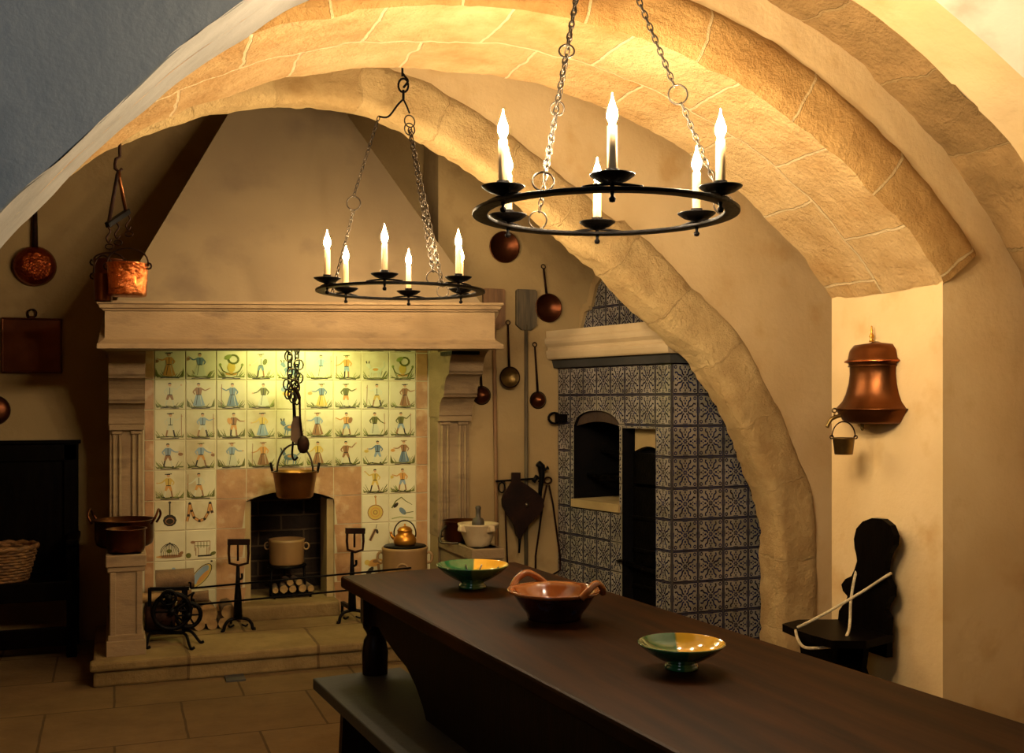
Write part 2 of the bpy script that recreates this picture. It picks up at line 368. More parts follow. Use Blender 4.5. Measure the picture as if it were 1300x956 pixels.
# --- far arch (A1)
Y1N, Y1F = 4.75, 4.87
def pf(px, py, Y=Y1F): v = PY(px, py, Y); return (v.x, v.z)
A1F = smooth_curve([(-.95, 0), (-.95, .8), (-.8, 1.4), (-.5, 1.95), pf(110, 208), pf(200, 167), pf(300, 141), pf(400, 138), pf(480, 155), pf(560, 196), pf(640, 250), pf(700, 300), pf(760, 350), pf(820, 413), pf(878, 468), pf(912, 520), pf(945, 600), pf(962, 650), pf(966, 720), pf(967, 790), (pf(968, 800)[0], 0)], 6)
A1N = smooth_curve([(-.94, 0), (-.94, .8), (-.79, 1.4), (-.49, 1.94), pf(110, 205, Y1N), pf(200, 163, Y1N), pf(300, 136, Y1N), pf(402, 132, Y1N), pf(484, 149, Y1N), pf(568, 189, Y1N), pf(652, 245, Y1N), pf(714, 294, Y1N), pf(776, 345, Y1N), pf(838, 406, Y1N), pf(895, 462, Y1N), pf(928, 520, Y1N), pf(962, 600, Y1N), pf(980, 650, Y1N), pf(984, 720, Y1N), pf(985, 790, Y1N), (pf(986, 800, Y1N)[0], 0)], 6)
def w1(x):
    if x < 1.3: return .235
    if x < 2.2: return .235-.02*(x-1.3)/.9
    if x < 3.0: return .25
    return .26
mb = MB(); mb.recalc = False
soffit(mb, A1N, Y1N, Y1F+.02, rough_stone, amp=.014, c2=A1F, edge=.024)
ringface(mb, A1N, w1, Y1N, rough_stone, amp=.013, nw=8, bulge=.034, sof=(.014, .024))
mb.build('trim_3', kind='structure', label='rough stone ring of the far arch before the fireplace')
mb = MB()
arch_wall(mb, [(x+.03*n_[0], z+.03*n_[1]) for (x, z), n_ in zip(A1N, normals(A1N))], -3.2, 4.6, 3.3, Y1N+.001, Y1F, plaster)
mb.build('wall_far_arch', kind='structure').name = 'wall_far'
# --- other walls, floor, ceilings
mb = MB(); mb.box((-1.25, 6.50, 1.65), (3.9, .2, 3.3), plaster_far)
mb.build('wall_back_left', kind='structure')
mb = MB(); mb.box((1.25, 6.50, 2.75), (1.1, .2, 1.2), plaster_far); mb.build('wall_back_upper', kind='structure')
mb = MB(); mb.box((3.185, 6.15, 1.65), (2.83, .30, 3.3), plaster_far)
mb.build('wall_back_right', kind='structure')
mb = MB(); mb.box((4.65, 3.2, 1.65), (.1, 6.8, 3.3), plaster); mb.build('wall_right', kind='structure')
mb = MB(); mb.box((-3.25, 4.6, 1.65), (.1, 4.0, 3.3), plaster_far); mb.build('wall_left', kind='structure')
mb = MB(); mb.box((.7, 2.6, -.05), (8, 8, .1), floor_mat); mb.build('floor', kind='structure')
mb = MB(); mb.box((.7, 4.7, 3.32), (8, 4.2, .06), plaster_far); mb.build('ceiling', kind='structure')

# ================================================================== painting helper
class Paint:
    def __init__(s): s.p = []
    def poly(s, pts, c): s.p.append((pts, c))
    def blob(s, x, y, rx, ry, c, rot=0, n=10):
        s.poly([(x+rx*cos(2*PI*i/n)*cos(rot)-ry*sin(2*PI*i/n)*sin(rot), y+rx*cos(2*PI*i/n)*sin(rot)+ry*sin(2*PI*i/n)*cos(rot)) for i in range(n)], c)
    def line(s, pts, w, c, w2=None):
        w2 = w if w2 is None else w2; n = len(pts)
        for i in range(n-1):
            (x0, y0), (x1, y1) = pts[i], pts[i+1]; l = math.hypot(x1-x0, y1-y0) or 1; nx, ny = -(y1-y0)/l, (x1-x0)/l
            a = (w+(w2-w)*i/(n-1))/2; b = (w+(w2-w)*(i+1)/(n-1))/2
            s.poly([(x0+nx*a, y0+ny*a), (x0-nx*a, y0-ny*a), (x1-nx*b, y1-ny*b), (x1+nx*b, y1+ny*b)], c)
    def ringp(s, x, y, r, w, c, n=10, a0=0, a1=2*PI):
        s.line([(x+r*cos(a0+(a1-a0)*i/n), y+r*sin(a0+(a1-a0)*i/n)) for i in range(n+1)], w, c)
    def put(s, mb, mats, O, U, V, W, sc, base=.0008):
        for k, (pts, c) in enumerate(s.p):
            h = base+k*.00002
            mb.add([O+U*(x*sc)+V*(y*sc)+W*h for x, y in pts], [tuple(range(len(pts)))], mats[c] if isinstance(mats, dict) else mats)
def grass(P, R, c='olive', x0=.15, x1=.85, y=.13):
    P.line([(x0+(x1-x0)*i/6, y+R.uniform(-.02, .02)) for i in range(7)], .035, c)
    P.line([(x0+.1+(x1-x0-.2)*i/4, y-.03+R.uniform(-.01, .01)) for i in range(5)], .025, 'dark')
    for k in range(R.randint(12, 20)):
        x = R.choice([R.uniform(x0, x0+.22), R.uniform(x1-.22, x1)]); d = (x-.5)*.35; h = R.uniform(.05, .22)
        P.line([(x, y), (x+d*.4, y+h*.6), (x+d, y+h)], .022, R.choice([c, 'green', 'olive']), .006)
def person_fig(R, kind):
    P = Paint(); grass(P, R); cx = .5+R.uniform(-.06, .06); s = R.choice([-1, 1]); top = R.choice(['blue', 'orange', 'yellow', 'dblue', 'brown', 'pale', 'olive']); bot = R.choice(['blue', 'yellow', 'dblue', 'pale', 'orange', 'brown'])
    if kind == 'woman':
        P.poly([(cx-.05, .5), (cx+.05, .5), (cx+.15, .17), (cx+.05, .145), (cx-.06, .145), (cx-.14, .17)], bot)
        P.line([(cx-.02, .47), (cx-.06, .18)], .012, 'dark'); P.line([(cx+.03, .47), (cx+.07, .18)], .012, 'pale')
    elif kind == 'man':
        st = R.uniform(.03, .1)
        for q in (-1, 1):
            P.line([(cx+q*.02, .46), (cx+q*(.03+st*.5), .32)], .075, bot, .05)
            P.line([(cx+q*(.03+st*.5), .32), (cx+q*(.02+st), .15)], .035, R.choice(['pale', 'dark', 'brown']))
            P.line([(cx+q*(.02+st), .15), (cx+q*(.02+st)+s*.05, .145)], .03, 'dark')
    P.poly([(cx-.06, .66), (cx+.06, .66), (cx+.08, .6), (cx+.055, .45), (cx-.055, .45), (cx-.08, .6)], top)
    P.line([(cx, .65), (cx, .47)], .014, 'dark')
    P.line([(cx-.05, .46), (cx+.05, .46)], .02, 'dark')
    ay = R.uniform(-.12, .14)
    P.line([(cx+s*.06, .63), (cx+s*.15, .56+ay*.3), (cx+s*.25, .58+ay)], .04, top, .022)
    P.line([(cx-s*.06, .63), (cx-s*.13, .54), (cx-s*.09, .47)], .04, top, .022)
    P.blob(cx+s*.26, .585+ay, .02, .02, 'skin'); P.blob(cx, .725, .036, .045, 'skin')
    P.poly([(cx-.04, .73), (cx-.035, .775), (cx+.01, .785), (cx+.042, .755), (cx+.03, .745), (cx-.02, .75)], 'dark')
    a = R.random()
    if a < .35: P.line([(cx-.08, .765), (cx+.08, .775)], .022, R.choice(['dark', 'olive', 'brown']))
    a = R.random()
    if a < .3: P.line([(cx+s*.30, .14), (cx+s*.25, .75)], .014, 'brown')
    elif a < .5: P.blob(cx+s*.29, .52+ay, .06, .045, R.choice(['orange', 'yellow', 'brown']))
    elif a < .62: P.blob(cx-s*.1, .56, .055, .09, R.choice(['orange', 'brown', 'olive']), s*.3)
    if R.random() < .22:
        for q in (-1, 1): P.poly([(.5+q*.33-.05, .14), (.5+q*.33+.05, .14), (.5+q*.33, .36)], 'olive')
    return P
def plant_fig(R):
    P = Paint(); grass(P, R); P.blob(.5, .4, .1, .14, 'yellow'); P.ringp(.55, .62, .12, .05, 'olive'); P.blob(.42, .68, .1, .06, 'green', .6); P.blob(.5, .22, .14, .04, 'orange')
    for q in (-1, 1):
        P.line([(.5, .2), (.5+q*.2, .3), (.5+q*.26, .45)], .025, 'olive'); P.blob(.5+q*.26, .47, .03, .04, 'green')
    return P
def animal_fig(R, c='blue'):
    P = Paint(); grass(P, R); P.blob(.5, .36, .17, .09, c, .1); P.blob(.31, .5, .06, .055, c); P.line([(.36, .42), (.31, .5)], .08, c)
    for x in (.38, .44, .58, .64): P.line([(x, .34), (x-.02, .15)], .035, c, .02)
    P.line([(.66, .4), (.74, .48), (.72, .62)], .03, c, .015); P.line([(.28, .55), (.26, .62)], .025, 'dark'); P.line([(.33, .55), (.34, .62)], .025, 'dark'); P.blob(.5, .38, .08, .04, 'orange')
    return P
def obj_fig(k, R):
    P = Paint()
    if k == 'pan':
        P.line([(.5, .97), (.5, .5)], .045, 'dark'); P.ringp(.5, .95, .035, .02, 'dark'); P.blob(.5, .35, .22, .2, 'dark'); P.blob(.5, .33, .15, .12, 'brown'); P.blob(.5, .32, .12, .09, 'dark')
    elif k == 'sausage':
        pts = [(.05+.12*0, .3), (.1, .5), (.14, .9), (.2, .65), (.28, .42), (.45, .3), (.62, .36), (.74, .58), (.8, .9), (.86, .6), (.88, .55)]
        P.line(pts, .1, 'brown'); P.line(pts, .045, 'orange')
        for a, b in pts[1:-1]: P.blob(a, b, .045, .045, 'dark')
    elif k == 'cage':
        P.blob(.5, .16, .42, .06, 'brown'); 
        for i in range(-4, 5): P.line([(.5+i*.07, .16), (.5+i*.068, .3), (.5+i*.045, .55-abs(i)*.02), (.5, .63)], .014, 'dark')
        P.ringp(.5, .3, .29, .02, 'dark', a0=0, a1=PI, n=12); P.blob(.48, .34, .09, .07, 'olive'); P.blob(.85, .24, .1, .06, 'brown', .7); P.blob(.15, .16, .09, .03, 'orange')
    elif k == 'cow':
        P.line([(.3, .62), (.8, .62)], .025, 'brown'); P.line([(.3, .3), (.3, .62)], .02, 'brown'); P.line([(.8, .62), (.8, .3)], .02, 'brown'); P.line([(.32, .48), (.78, .46)], .02, 'olive')
        for x in (.4, .5, .6, .7): P.line([(x, .6), (x, .4)], .018, 'olive')
        for x in (.34, .42, .7, .76): P.line([(x, .42), (x, .14)], .022, 'brown')
        P.blob(.24, .6, .08, .05, 'brown'); P.blob(.1, .16, .09, .09, 'olive'); P.blob(.9, .2, .1, .06, 'olive', .4); P.line([(.4, .13), (.85, .14)], .05, 'dark')
    elif k == 'flowerpot':
        P.blob(.5, .3, .2, .1, 'brown'); P.blob(.5, .6, .12, .12, 'olive'); P.blob(.62, .75, .06, .05, 'blue')
    elif k == 'platter':
        P.blob(.5, .48, .5, .22, 'dark', .85, 18); P.blob(.5, .48, .475, .2, 'yellow', .85, 18); P.blob(.47, .5, .42, .145, 'blue', .85, 16); P.blob(.56, .42, .3, .07, 'orange', .85, 14); P.blob(.85, .95, .04, .03, 'dark')
    elif k == 'brasspan':
        P.line([(.5, .95), (.52, .6)], .04, 'orange'); P.ringp(.5, .93, .03, .02, 'brown'); P.blob(.5, .37, .29, .28, 'brown', n=16); P.blob(.5, .37, .26, .25, 'yellow', n=16); P.ringp(.5, .37, .16, .04, 'orange', n=14); P.ringp(.5, .37, .07, .03, 'brown')
    elif k == 'fish':
        P.line([(.1, .5), (.25, .75), (.45, .88), (.6, .75), (.85, .6)], .05, 'olive', .02); P.blob(.5, .38, .17, .09, 'dblue', -.8); P.blob(.25, .6, .12, .06, 'dark', .8)
        P.line([(.55, .3), (.9, .35)], .03, 'olive'); P.line([(.1, .12), (.4, .18), (.9, .12)], .03, 'green')
    elif k == 'knife':
        P.line([(.55, .95), (.5, .75)], .02, 'dark'); P.line([(.5, .78), (.3, .38)], .11, 'brown'); P.line([(.5, .78), (.3, .38)], .04, 'dark'); P.blob(.56, .7, .05, .09, 'dark', .3)
    elif k == 'cat':
        P.blob(.5, .6, .3, .14, 'orange', .15); P.blob(.3, .3, .2, .09, 'dark', .9); P.line([(.6, .55), (.65, .2)], .1, 'brown'); P.blob(.2, .62, .1, .1, 'yellow'); P.blob(.5, .65, .1, .06, 'brown'); P.line([(.5, .2), (.8, .22)], .08, 'brown')
    elif k == 'duck':
        P.blob(.5, .62, .3, .13, 'yellow', .3); P.blob(.3, .72, .14, .1, 'blue', .4); P.blob(.55, .55, .2, .06, 'dark', .2); P.blob(.42, .52, .1, .05, 'orange')
    return P
# ================================================================== FIREPLACE
YT = 6.14
fx0 = PY(195.5, 509, YT).x; fx1 = PY(528, 509, YT).x; TW = (fx1-fx0)/9
ZT = 1.447; TH = .1655
fire = thing('fireplace', 'large stone kitchen fireplace with tapering plaster hood and painted tile back', 'fireplace', (.95, 5.75, 0))
X = lambda px, Y=YT: PY(px, 509, Y).x
# tile back with firebox opening
fbx0, fbx1 = X(311), X(424.5); fbz0 = .10; fbs = PY(318, 637, YT).z; fbt = PY(368, 623, YT).z
arcp = [(fbx0+(fbx1-fbx0)*i/12, fbs+(fbt-fbs)*sin(PI*i/12)**.8) for i in range(13)]
def inside_fb(x, z):
    if x < fbx0 or x > fbx1: return False
    t = (x-fbx0)/(fbx1-fbx0); return z < fbs+(fbt-fbs)*max(0, sin(PI*t))**.8
mb = MB(); mb.recalc = False
xl, xr = X(181), X(546)
out = [(xl, 0), (fbx0, 0)]+arcp+[(fbx1, 0), (xr, 0), (xr, 2.1), (xl, 2.1)]
tri = tessellate_polygon([[Vector((a, b, 0)) for a, b in out]])
mb.add([(a, YT, b) for a, b in out], [tuple(t) for t in tri], grout)
R = random.Random(11)
def put_tile(x0, x1, z0, z1, m, fig=None):
    g = .0022
    if fig is None and x0 < fbx1 and x1 > fbx0 and z0 < fbt:    # cut by the arch: clip against the opening
        pts = []
        nx = 8; xs = [x0+g+(x1-x0-2*g)*i/nx for i in range(nx+1)]
        lo = []
        for x in xs:
            t = (x-fbx0)/(fbx1-fbx0); lim = fbs+(fbt-fbs)*max(0, sin(PI*t))**.8 if 0 <= t <= 1 else -9
            lo.append(min(z1-g, max(z0+g, lim)))
        if all(l >= z1-g-1e-6 for l in lo): return
        for i in range(nx):
            mb.add([(xs[i], YT-.003, lo[i]), (xs[i+1], YT-.003, lo[i+1]), (xs[i+1], YT-.003, z1-g), (xs[i], YT-.003, z1-g)], [(0, 1, 2, 3)], m)
        return
    a, b, c, d = x0+g, x1-g, z0+g, z1-g; e = .0025; y = YT-.004+R.uniform(-.0012, .0012)
    mb.add([(a, YT, c), (b, YT, c), (b, YT, d), (a, YT, d), (a+e, y, c+e), (b-e, y, c+e), (b-e, y, d-e), (a+e, y, d-e)],
           [(4, 5, 6, 7), (0, 1, 5, 4), (1, 2, 6, 5), (2, 3, 7, 6), (3, 0, 4, 7)], m)
    if fig: fig.put(mb, PAINT, Vector((x0, y, z0)), Vector((1, 0, 0)), Vector((0, 0, 1)), Vector((0, -1, 0)), TW)
special = {(5, 0): 'pan', (5, 1): 'sausage', (6, 0): 'cage', (6, 1): 'cow', (7, 0): 'flowerpot', (7, 1): 'platter', (5, 7): 'brasspan', (5, 8): 'fish', (6, 7): 'knife', (7, 7): 'cat', (1, 4): 'duck'}
kinds = ['woman', 'woman', 'plant', 'man', 'animal', 'woman', 'man', 'animal2', 'plant',
         'man', 'woman', 'woman', 'woman', 'man', 'woman', 'man', 'man', 'woman',
         'man', 'man', 'man', 'woman', 'animal', 'woman', 'man', 'woman', 'man',
         'man', 'man', 'woman', 'woman', 'animal', 'woman', 'man', 'man', 'woman',
         'man', 'man', '', '', '', '', '', 'man', 'man']
for r in range(-1, 9):
    z1 = ZT-TH*(r-1); z0 = z1-TH
    # row 0 is the one just under the mantel
    for c in range(9):
        x0 = fx0+TW*c; x1 = x0+TW
        if r <= 4:
            k = kinds[max(r, 0)*9+c]
        else: k = 'sp' if c in (0, 1, 7, 8) else ''
        if not k:
            if c in (3, 4, 5) and z1 < fbs: continue
            put_tile(x0, x1, z0, z1, tile_o); continue
        if k == 'sp' or (r, c) in special:
            s_ = special.get((r, c)); fg = obj_fig(s_, R) if s_ else Paint()
        elif k == 'plant': fg = plant_fig(R)
        elif k == 'animal': fg = animal_fig(R, 'dblue')
        elif k == 'animal2': fg = animal_fig(R, 'pale')
        else: fg = person_fig(R, k)
        if not (k == 'sp' or (r, c) in special): fg.p = [([(min(.95, max(.05, .5+(x-.5)*(1.4 if y > .145 else 1.2))), .07+(y-.11)*1.24) for x, y in pts], cc_) for pts, cc_ in fg.p]
        put_tile(x0, x1, z0, z1, tile_w, fg)
    put_tile(X(183), fx0, z0, z1, tile_o); put_tile(fx1, X(543), z0, z1, tile_o)
mb.build('tile_panel', fire, label='white tiles painted with small figures, terracotta tiles between')
# firebox recess
mb = MB(); mb.recalc = False
D = .42; ix0 = fbx0+.012; ix1 = fbx1-.012
prof = [(fbx0, fbz0)]+arcp+[(fbx1, fbz0)]
vs = [(a, YT, b) for a, b in prof]+[(a, YT+.13, b) for a, b in prof]; n = len(prof)
mb.add(vs, [(i, i+1, n+i+1, n+i) for i in range(n-1)], lime_pale)
for xa_, xb_ in ((fbx0, fbx0+.034), (fbx1-.04, fbx1)): mb.box(((xa_+xb_)/2, YT+.12, (fbz0+fbs)/2), (xb_-xa_, .20, fbs-fbz0), lime_pale)
mb.build('firebox_jambs', fire, label='pale stone reveal of the firebox')
mb = MB(); mb.recalc = False
zt = fbt+.05
def uvq(p, a, b, m): 
    mb.add(p, [(0, 1, 2, 3)], m, False, [(0, 0), (a, 0), (a, b), (0, b)])
w_ = fbx1-fbx0
uvq([(fbx0-.01, YT+D, .1), (fbx1+.01, YT+D, .1), (fbx1+.01, YT+D, zt), (fbx0-.01, YT+D, zt)], w_, zt-.1, firebrick)
uvq([(fbx0+.01, YT+.1, .1), (fbx0+.01, YT+D, .1), (fbx0+.01, YT+D, zt), (fbx0+.01, YT+.1, zt)], D, zt-.1, firebrick)
uvq([(fbx1-.01, YT+.1, .1), (fbx1-.01, YT+D, .1), (fbx1-.01, YT+D, zt), (fbx1-.01, YT+.1, zt)], D, zt-.1, firebrick)
uvq([(fbx0-.01, YT+.12, zt-.06), (fbx1+.01, YT+.12, zt-.06), (fbx1+.01, YT+D, zt-.06), (fbx0-.01, YT+D, zt-.06)], w_, D, soot)
uvq([(fbx0-.01, YT, .2), (fbx1+.01, YT, .2), (fbx1+.01, YT+D, .2), (fbx0-.01, YT+D, .2)], w_, D, hearth_mat)
mb.build('firebox', fire)
# hearth slab and firebox ledge
hx0 = PY(118, 841, 5.32).x; hx1 = X(655, 5.4)
mb = MB(); mb.box(((hx0+hx1)/2, (5.32+6.2)/2, .06), (hx1-hx0, 6.2-5.32, .12), hearth_mat)
mb.box(((hx0+hx1)/2, 5.335, .098), (hx1-hx0+.03, .07, .045), hearth_mat)
mb.build('hearth', fire, bevel=.012)
mb = MB(); lx0, lx1 = X(303, 6.0), X(432, 6.0)
mb.box(((lx0+lx1)/2, 6.08, .16), (lx1-lx0, .16, .085), hearth_mat); mb.build('firebox_sill', fire, bevel=.012)
# mantel
m0 = PY(133, 443, 5.38); m1 = PY(628, 443, 5.38); mt0 = PY(133, 383, 5.38).z; mt1 = PY(628, 385, 5.38).z
mb = MB(); mb.recalc = True
prof = [(5.60, 0), (5.335, 0), (5.335, .022), (5.35, .03), (5.372, .045), (5.378, .055), (5.378, .80), (5.365, .815), (5.365, .84), (5.35, .86), (5.345, .93), (5.335, .945), (5.335, 1), (5.60, 1)]
H0 = mt0-m0.z; H1 = mt1-m1.z
def zz(t, H): return t if t < .06 and False else t*H if t > .06 else t
ks = []
for (x, zb, H, dx) in ((m0.x, m0.z, H0, -1), (m1.x, m1.z, H1, 1)):
    ks.append([(x+dx*(5.378-min(y, 5.378))*.8, y, zb+(t*H if t >= .06 else t)) for y, t in prof])
n = len(prof); mb.add(ks[0]+ks[1], [(i, (i+1) % n, n+(i+1) % n, n+i) for i in range(n)]+[tuple(range(n)), tuple(range(2*n-1, n-1, -1))], limestone)
mb.box((m0.x+.05, 6.0, (m0.z+mt0)/2), (.1, .8, H0), limestone); mb.box((m1.x-.06, 5.8, (m1.z+mt1)/2), (.1, .41, H1), limestone)
mb.build('mantel_beam', fire)
mb = MB(); mb.box((X(592, 5.6), 5.72, m1.z-.012), (.16, .22, .02), iron); mb.build('soot_plate', fire)
# hood
mb = MB(); mb.recalc = True
def hoodring(t, off=0):
    x0 = 0.005+t*.76; x1 = 1.835-t*.80; y = 5.405+t*.63; z = (1.795+t*1.43, 1.845+t*1.38)
    return [(x0+off, y+off, z[0]), (x1-off, y+off, z[1]), (x1-off, 6.5, z[1]), (x0+off, 6.5, z[0])]
a, b = hoodring(0), hoodring(1); c, d = hoodring(0, .08), hoodring(1, .08)
mb.add(a+b, [(0, 1, 5, 4), (1, 2, 6, 5), (3, 0, 4, 7)], hood_plaster)
mb.add(c+d, [(0, 1, 5, 4), (1, 2, 6, 5), (3, 0, 4, 7)], soot); mb.add(a+c, [(0, 1, 5, 4), (1, 2, 6, 5), (3, 0, 4, 7)], limestone)
mb.recalc = False
mb.build('hood', fire, label='plain plaster hood tapering to the vault')
# jambs: column + scrolled corbel + plinth
def jamb(pl, pr, plx, plxr, zpl, zcb, ztop, side):
    xa, xb = X(pl, 5.95), X(pr, 5.95); pa, pb = plx, plxr
    o = MB(); yb = 6.38 if side < 0 else 6.2
    w = xb-xa
    o.box(((xa+xb)/2, (5.97+yb)/2, (zpl+zcb)/2), (w, yb-5.97, zcb-zpl), limestone)
    for k in (0, 1):           # two pairs of rounded ribs with a wavy top
        cx = xa+w*(.22 if k == 0 else .78)
        for q in (-1, 1):
            o.tube([(cx+q*w*.085, 5.965, zpl+.03), (cx+q*w*.085, 5.965, zcb-.045)], w*.05, limestone, n=10)
        o.box((cx, 5.965, zcb-.035), (w*.32, .03, .018), limestone); o.box((cx, 5.965, zpl+.02), (w*.32, .03, .02), limestone)
    o.box(((xa+xb)/2, 5.96, zcb-.008), (w+.006, .05, .03), limestone)
    jb = o.build('jamb_column', fire, bevel=.004)
    # corbel: three overhanging rolls
    o = MB(); h = (ztop-zcb)/3; prof = [(yb, zcb)]
    yf = 5.93
    for k in range(3):
        z0 = zcb+h*k; y0 = yf-.10*k
        prof += [(y0+.012, z0+.001)]+[(y0-.095*(1-cos(PI/2*i/6))-.0, z0+h*.10+h*.84*sin(PI/2*i/6)) for i in range(7)]+[(y0-.097, z0+h*.985)]
    prof += [(yf-.30, ztop), (yb, ztop)]
    n = len(prof)
    o.prism([(y, z) for y, z in prof], (xa-.004, 0, 0), (0, 1, 0), (0, 0, 1), (1, 0, 0), limestone, w+.008)
    o.build('corbel', fire)
    # plinth block
    o = MB(); px = (pa+pb)/2; pw = pb-pa
    o.box((px, (5.42+yb)/2, (zpl+.12)/2), (pw-.035, yb-5.42, zpl-.12), limestone)
    o.box((px, (5.40+yb)/2, zpl-.028), (pw, yb-5.40, .056), limestone)
    o.box((px, (5.41+yb)/2, zpl-.068), (pw-.014, yb-5.41, .026), limestone)
    o.box((px, (5.40+yb)/2, .155), (pw-.004, yb-5.40, .075), limestone)
    o.box((px, (5.41+yb)/2, .205), (pw-.02, yb-5.41, .03), limestone)
    # recessed panel frame on the front
    for q in (-1, 1): o.box((px+q*(pw/2-.032), 5.418, (zpl+.12)/2), (.028, .012, zpl-.28), limestone)
    o.build('jamb_plinth', fire, bevel=.005)
jamb(139, 182, X(134, 5.4), X(186, 5.4), PY(160, 705, 5.40).z, PY(160, 541, 5.9).z, m0.z+.006, -1)
jamb(557, 597, X(599, 5.4), X(641, 5.4), PY(600, 698, 5.40).z, PY(570, 530, 5.9).z, m1.z+.006, 1)
# right inner side of the jamb (plastered cheek)
mb = MB(); xc = X(546, 6.14)
xq = X(557, 5.95)+.004; mb.box(((xc+xq)/2, 6.07, 1.05), (xq-xc, .19, 1.9), plaster_far); 

zr = PY(600, 698, 5.40).z
mb.prism([(X(547), 6.14), (X(547)+.001, 6.0), (X(599, 5.4)-.001, 5.40), (X(599, 5.4)-.001, 6.14)], (0, 0, zr-.056), (1, 0, 0), (0, 1, 0), (0, 0, 1), limestone, .056)
mb.prism([(X(547)+.012, 6.14), (X(547)+.012, 6.0), (X(599, 5.4)+.012, 5.43), (X(599, 5.4)+.012, 6.14)], (0, 0, .12), (1, 0, 0), (0, 1, 0), (0, 0, 1), limestone, zr-.056-.12)
mb.build('side_ledge', fire, bevel=.004)

# ================================================================== TILED RANGE (right)
C0 = Vector((2.75, 4.99, 0)); C1 = Vector((2.528, 6.0, 0)); U1 = (C0-C1).normalized(); LEN = (C0-C1).length
NF = Vector((U1.y, -U1.x, 0)) if (U1.y) < 0 else Vector((-U1.y, U1.x, 0))
NF = Vector((-abs(U1.y), -abs(U1.x)*0-U1.x*0, 0)); NF = UP.cross(U1); 
if NF.x > 0: NF = -NF
rng = thing('tiled_range', 'built-in cooking range faced with blue patterned tiles under a cream cornice', 'oven', tuple(C0))
ZR = 1.53; RT = .1655; NC1 = 8; TW1 = LEN/NC1
def fu(px, py):      # pixel on the range front -> (u,z)
    d = ray(px, py); o = Vector((0, 0, EYE)); t = (C1-o).dot(NF)/d.dot(NF); p = o+d*t; return (p-C1).dot(U1), p.z
def blue_fig():
    P = Paint(); c = 0
    for k in range(8):
        a = PI/4*k; P.blob(.5+.06*cos(a), .5+.06*sin(a), .042, .02, c, a, 6)
    for k in range(4):
        a = PI/2*k; ca, sa = cos(a), sin(a)
        T = lambda x, y: (.5+x*ca-y*sa, .5+x*sa+y*ca)
        for q in (-1, 1):
            P.line([T(.12, q*.04), T(.15, q*.11), T(.24, q*.125), T(.30, q*.15), T(.31, q*.20), T(.37, q*.225), T(.415, q*.19)], .052, c)
            P.blob(*T(.31, q*.05), .034, .022, c, a+q*.7, 6)
        P.blob(*T(.22, 0), .05, .036, c, a, 6); P.blob(*T(.385, 0), .045, .03, c, a, 6)
        x, y = T(.39, .39); P.ringp(x+.0, y+.0, .05, .036, c, 8)
        P.line([T(.487, -.49), T(.487, .49)], .026, c); P.line([T(.452, -.10), T(.452, .10)], .02, c)
    return P
BF = blue_fig()
def blue_tiles(mb, O, U, N, ncol, z_top, nrow, tw, th, hole=None, cuts=None, cutz=None):
    for c in range(ncol):
        for r in range(nrow):
            u0 = c*tw; z0 = z_top-th*(r+1); g = .003
            if z0 < -.02: continue
            cu, cz = u0+tw/2, z0+th/2
            def P3(u, z, h): return O+U*u+UP*z+N*h
            hh = .003+random.uniform(0, .0015)
            us = [u0+g, u0+tw-g]; near_ = hole is not None and cuts is not None
            if near_:
                us += [u for u in cuts if u0+g < u < u0+tw-g]; us += [u0+g+(tw-2*g)*i/6 for i in range(1, 6)]; us.sort()
            for a0, a1 in zip(us[:-1], us[1:]):
                if a1-a0 < 1e-5: continue
                b0, b1 = z0+g, z0+th-g; segs = [((b0, b0), (b1, b1))]
                if near_:
                    iv0, iv1 = cutz(a0+1e-4), cutz(a1-1e-4)
                    if iv0 and iv1:
                        cl = lambda v: min(b1, max(b0, v))
                        segs = [((b0, b0), (cl(iv0[0]), cl(iv1[0]))), ((cl(iv0[1]), cl(iv1[1])), (b1, b1))]
                elif hole and hole((a0+a1)/2, (b0+b1)/2): continue
                for (p0, p1), (q0, q1) in segs:
                    if q0-p0 < 1e-5 and q1-p1 < 1e-5: continue
                    mb.add([P3(a0, p0, hh), P3(a1, p1, hh), P3(a1, q1, hh), P3(a0, q0, hh)], [(0, 1, 2, 3)], tile_b)
            for pts, c_ in BF.p:
                q = [(u0+g+x*(tw-2*g), z0+g+y*(th-2*g)) for x, y in pts]
                if hole and any(hole(a, b) for a, b in q): continue
                mb.add([P3(a, b, hh+.0006) for a, b in q], [tuple(range(len(q)))], cobalt)
# openings on the front face
ou0, oz0 = fu(729, 634); ou1, oz1 = fu(787, 640); osp = fu(758, 541)[1]; oap = fu(758, 521)[1]; OZ = (oz0+oz1)/2
du0 = fu(790.5, 600)[0]; du1 = fu(833, 600)[0]; dz1 = fu(812, 544)[1]
def arch_z(u): t = (u-ou0)/(ou1-ou0); return osp+(oap-osp)*math.sqrt(max(0, 1-(2*t-1)**2))
def hole1(u, z):
    if ou0 < u < ou1 and OZ-.045 < z < arch_z(u): return True
    return du0-.005 < u < du1 and z < dz1
mb = MB(); mb.recalc = False
ap = [(ou0+(ou1-ou0)*i/14, arch_z(ou0+(ou1-ou0)*i/14)) for i in range(15)]
outer = [(0, 0), (du0, 0), (du0, dz1), (du1, dz1), (du1, 0), (LEN, 0), (LEN, ZR), (0, ZR)]
h1 = [(ou0, OZ-.045)]+[(ou0, OZ)]+ap+[(ou1, OZ-.045)]
tl = outer+h1
tri = tessellate_polygon([[Vector((a, b, 0)) for a, b in outer], [Vector((a, b, 0)) for a, b in h1]])
mb.add([C1+U1*a+UP*b for a, b in tl], [tuple(t) for t in tri], grout_d)
def cutz1(u):
    if ou0 < u < ou1: return (OZ-.045, arch_z(u))
    if du0 < u < du1: return (-1, dz1)
    return None
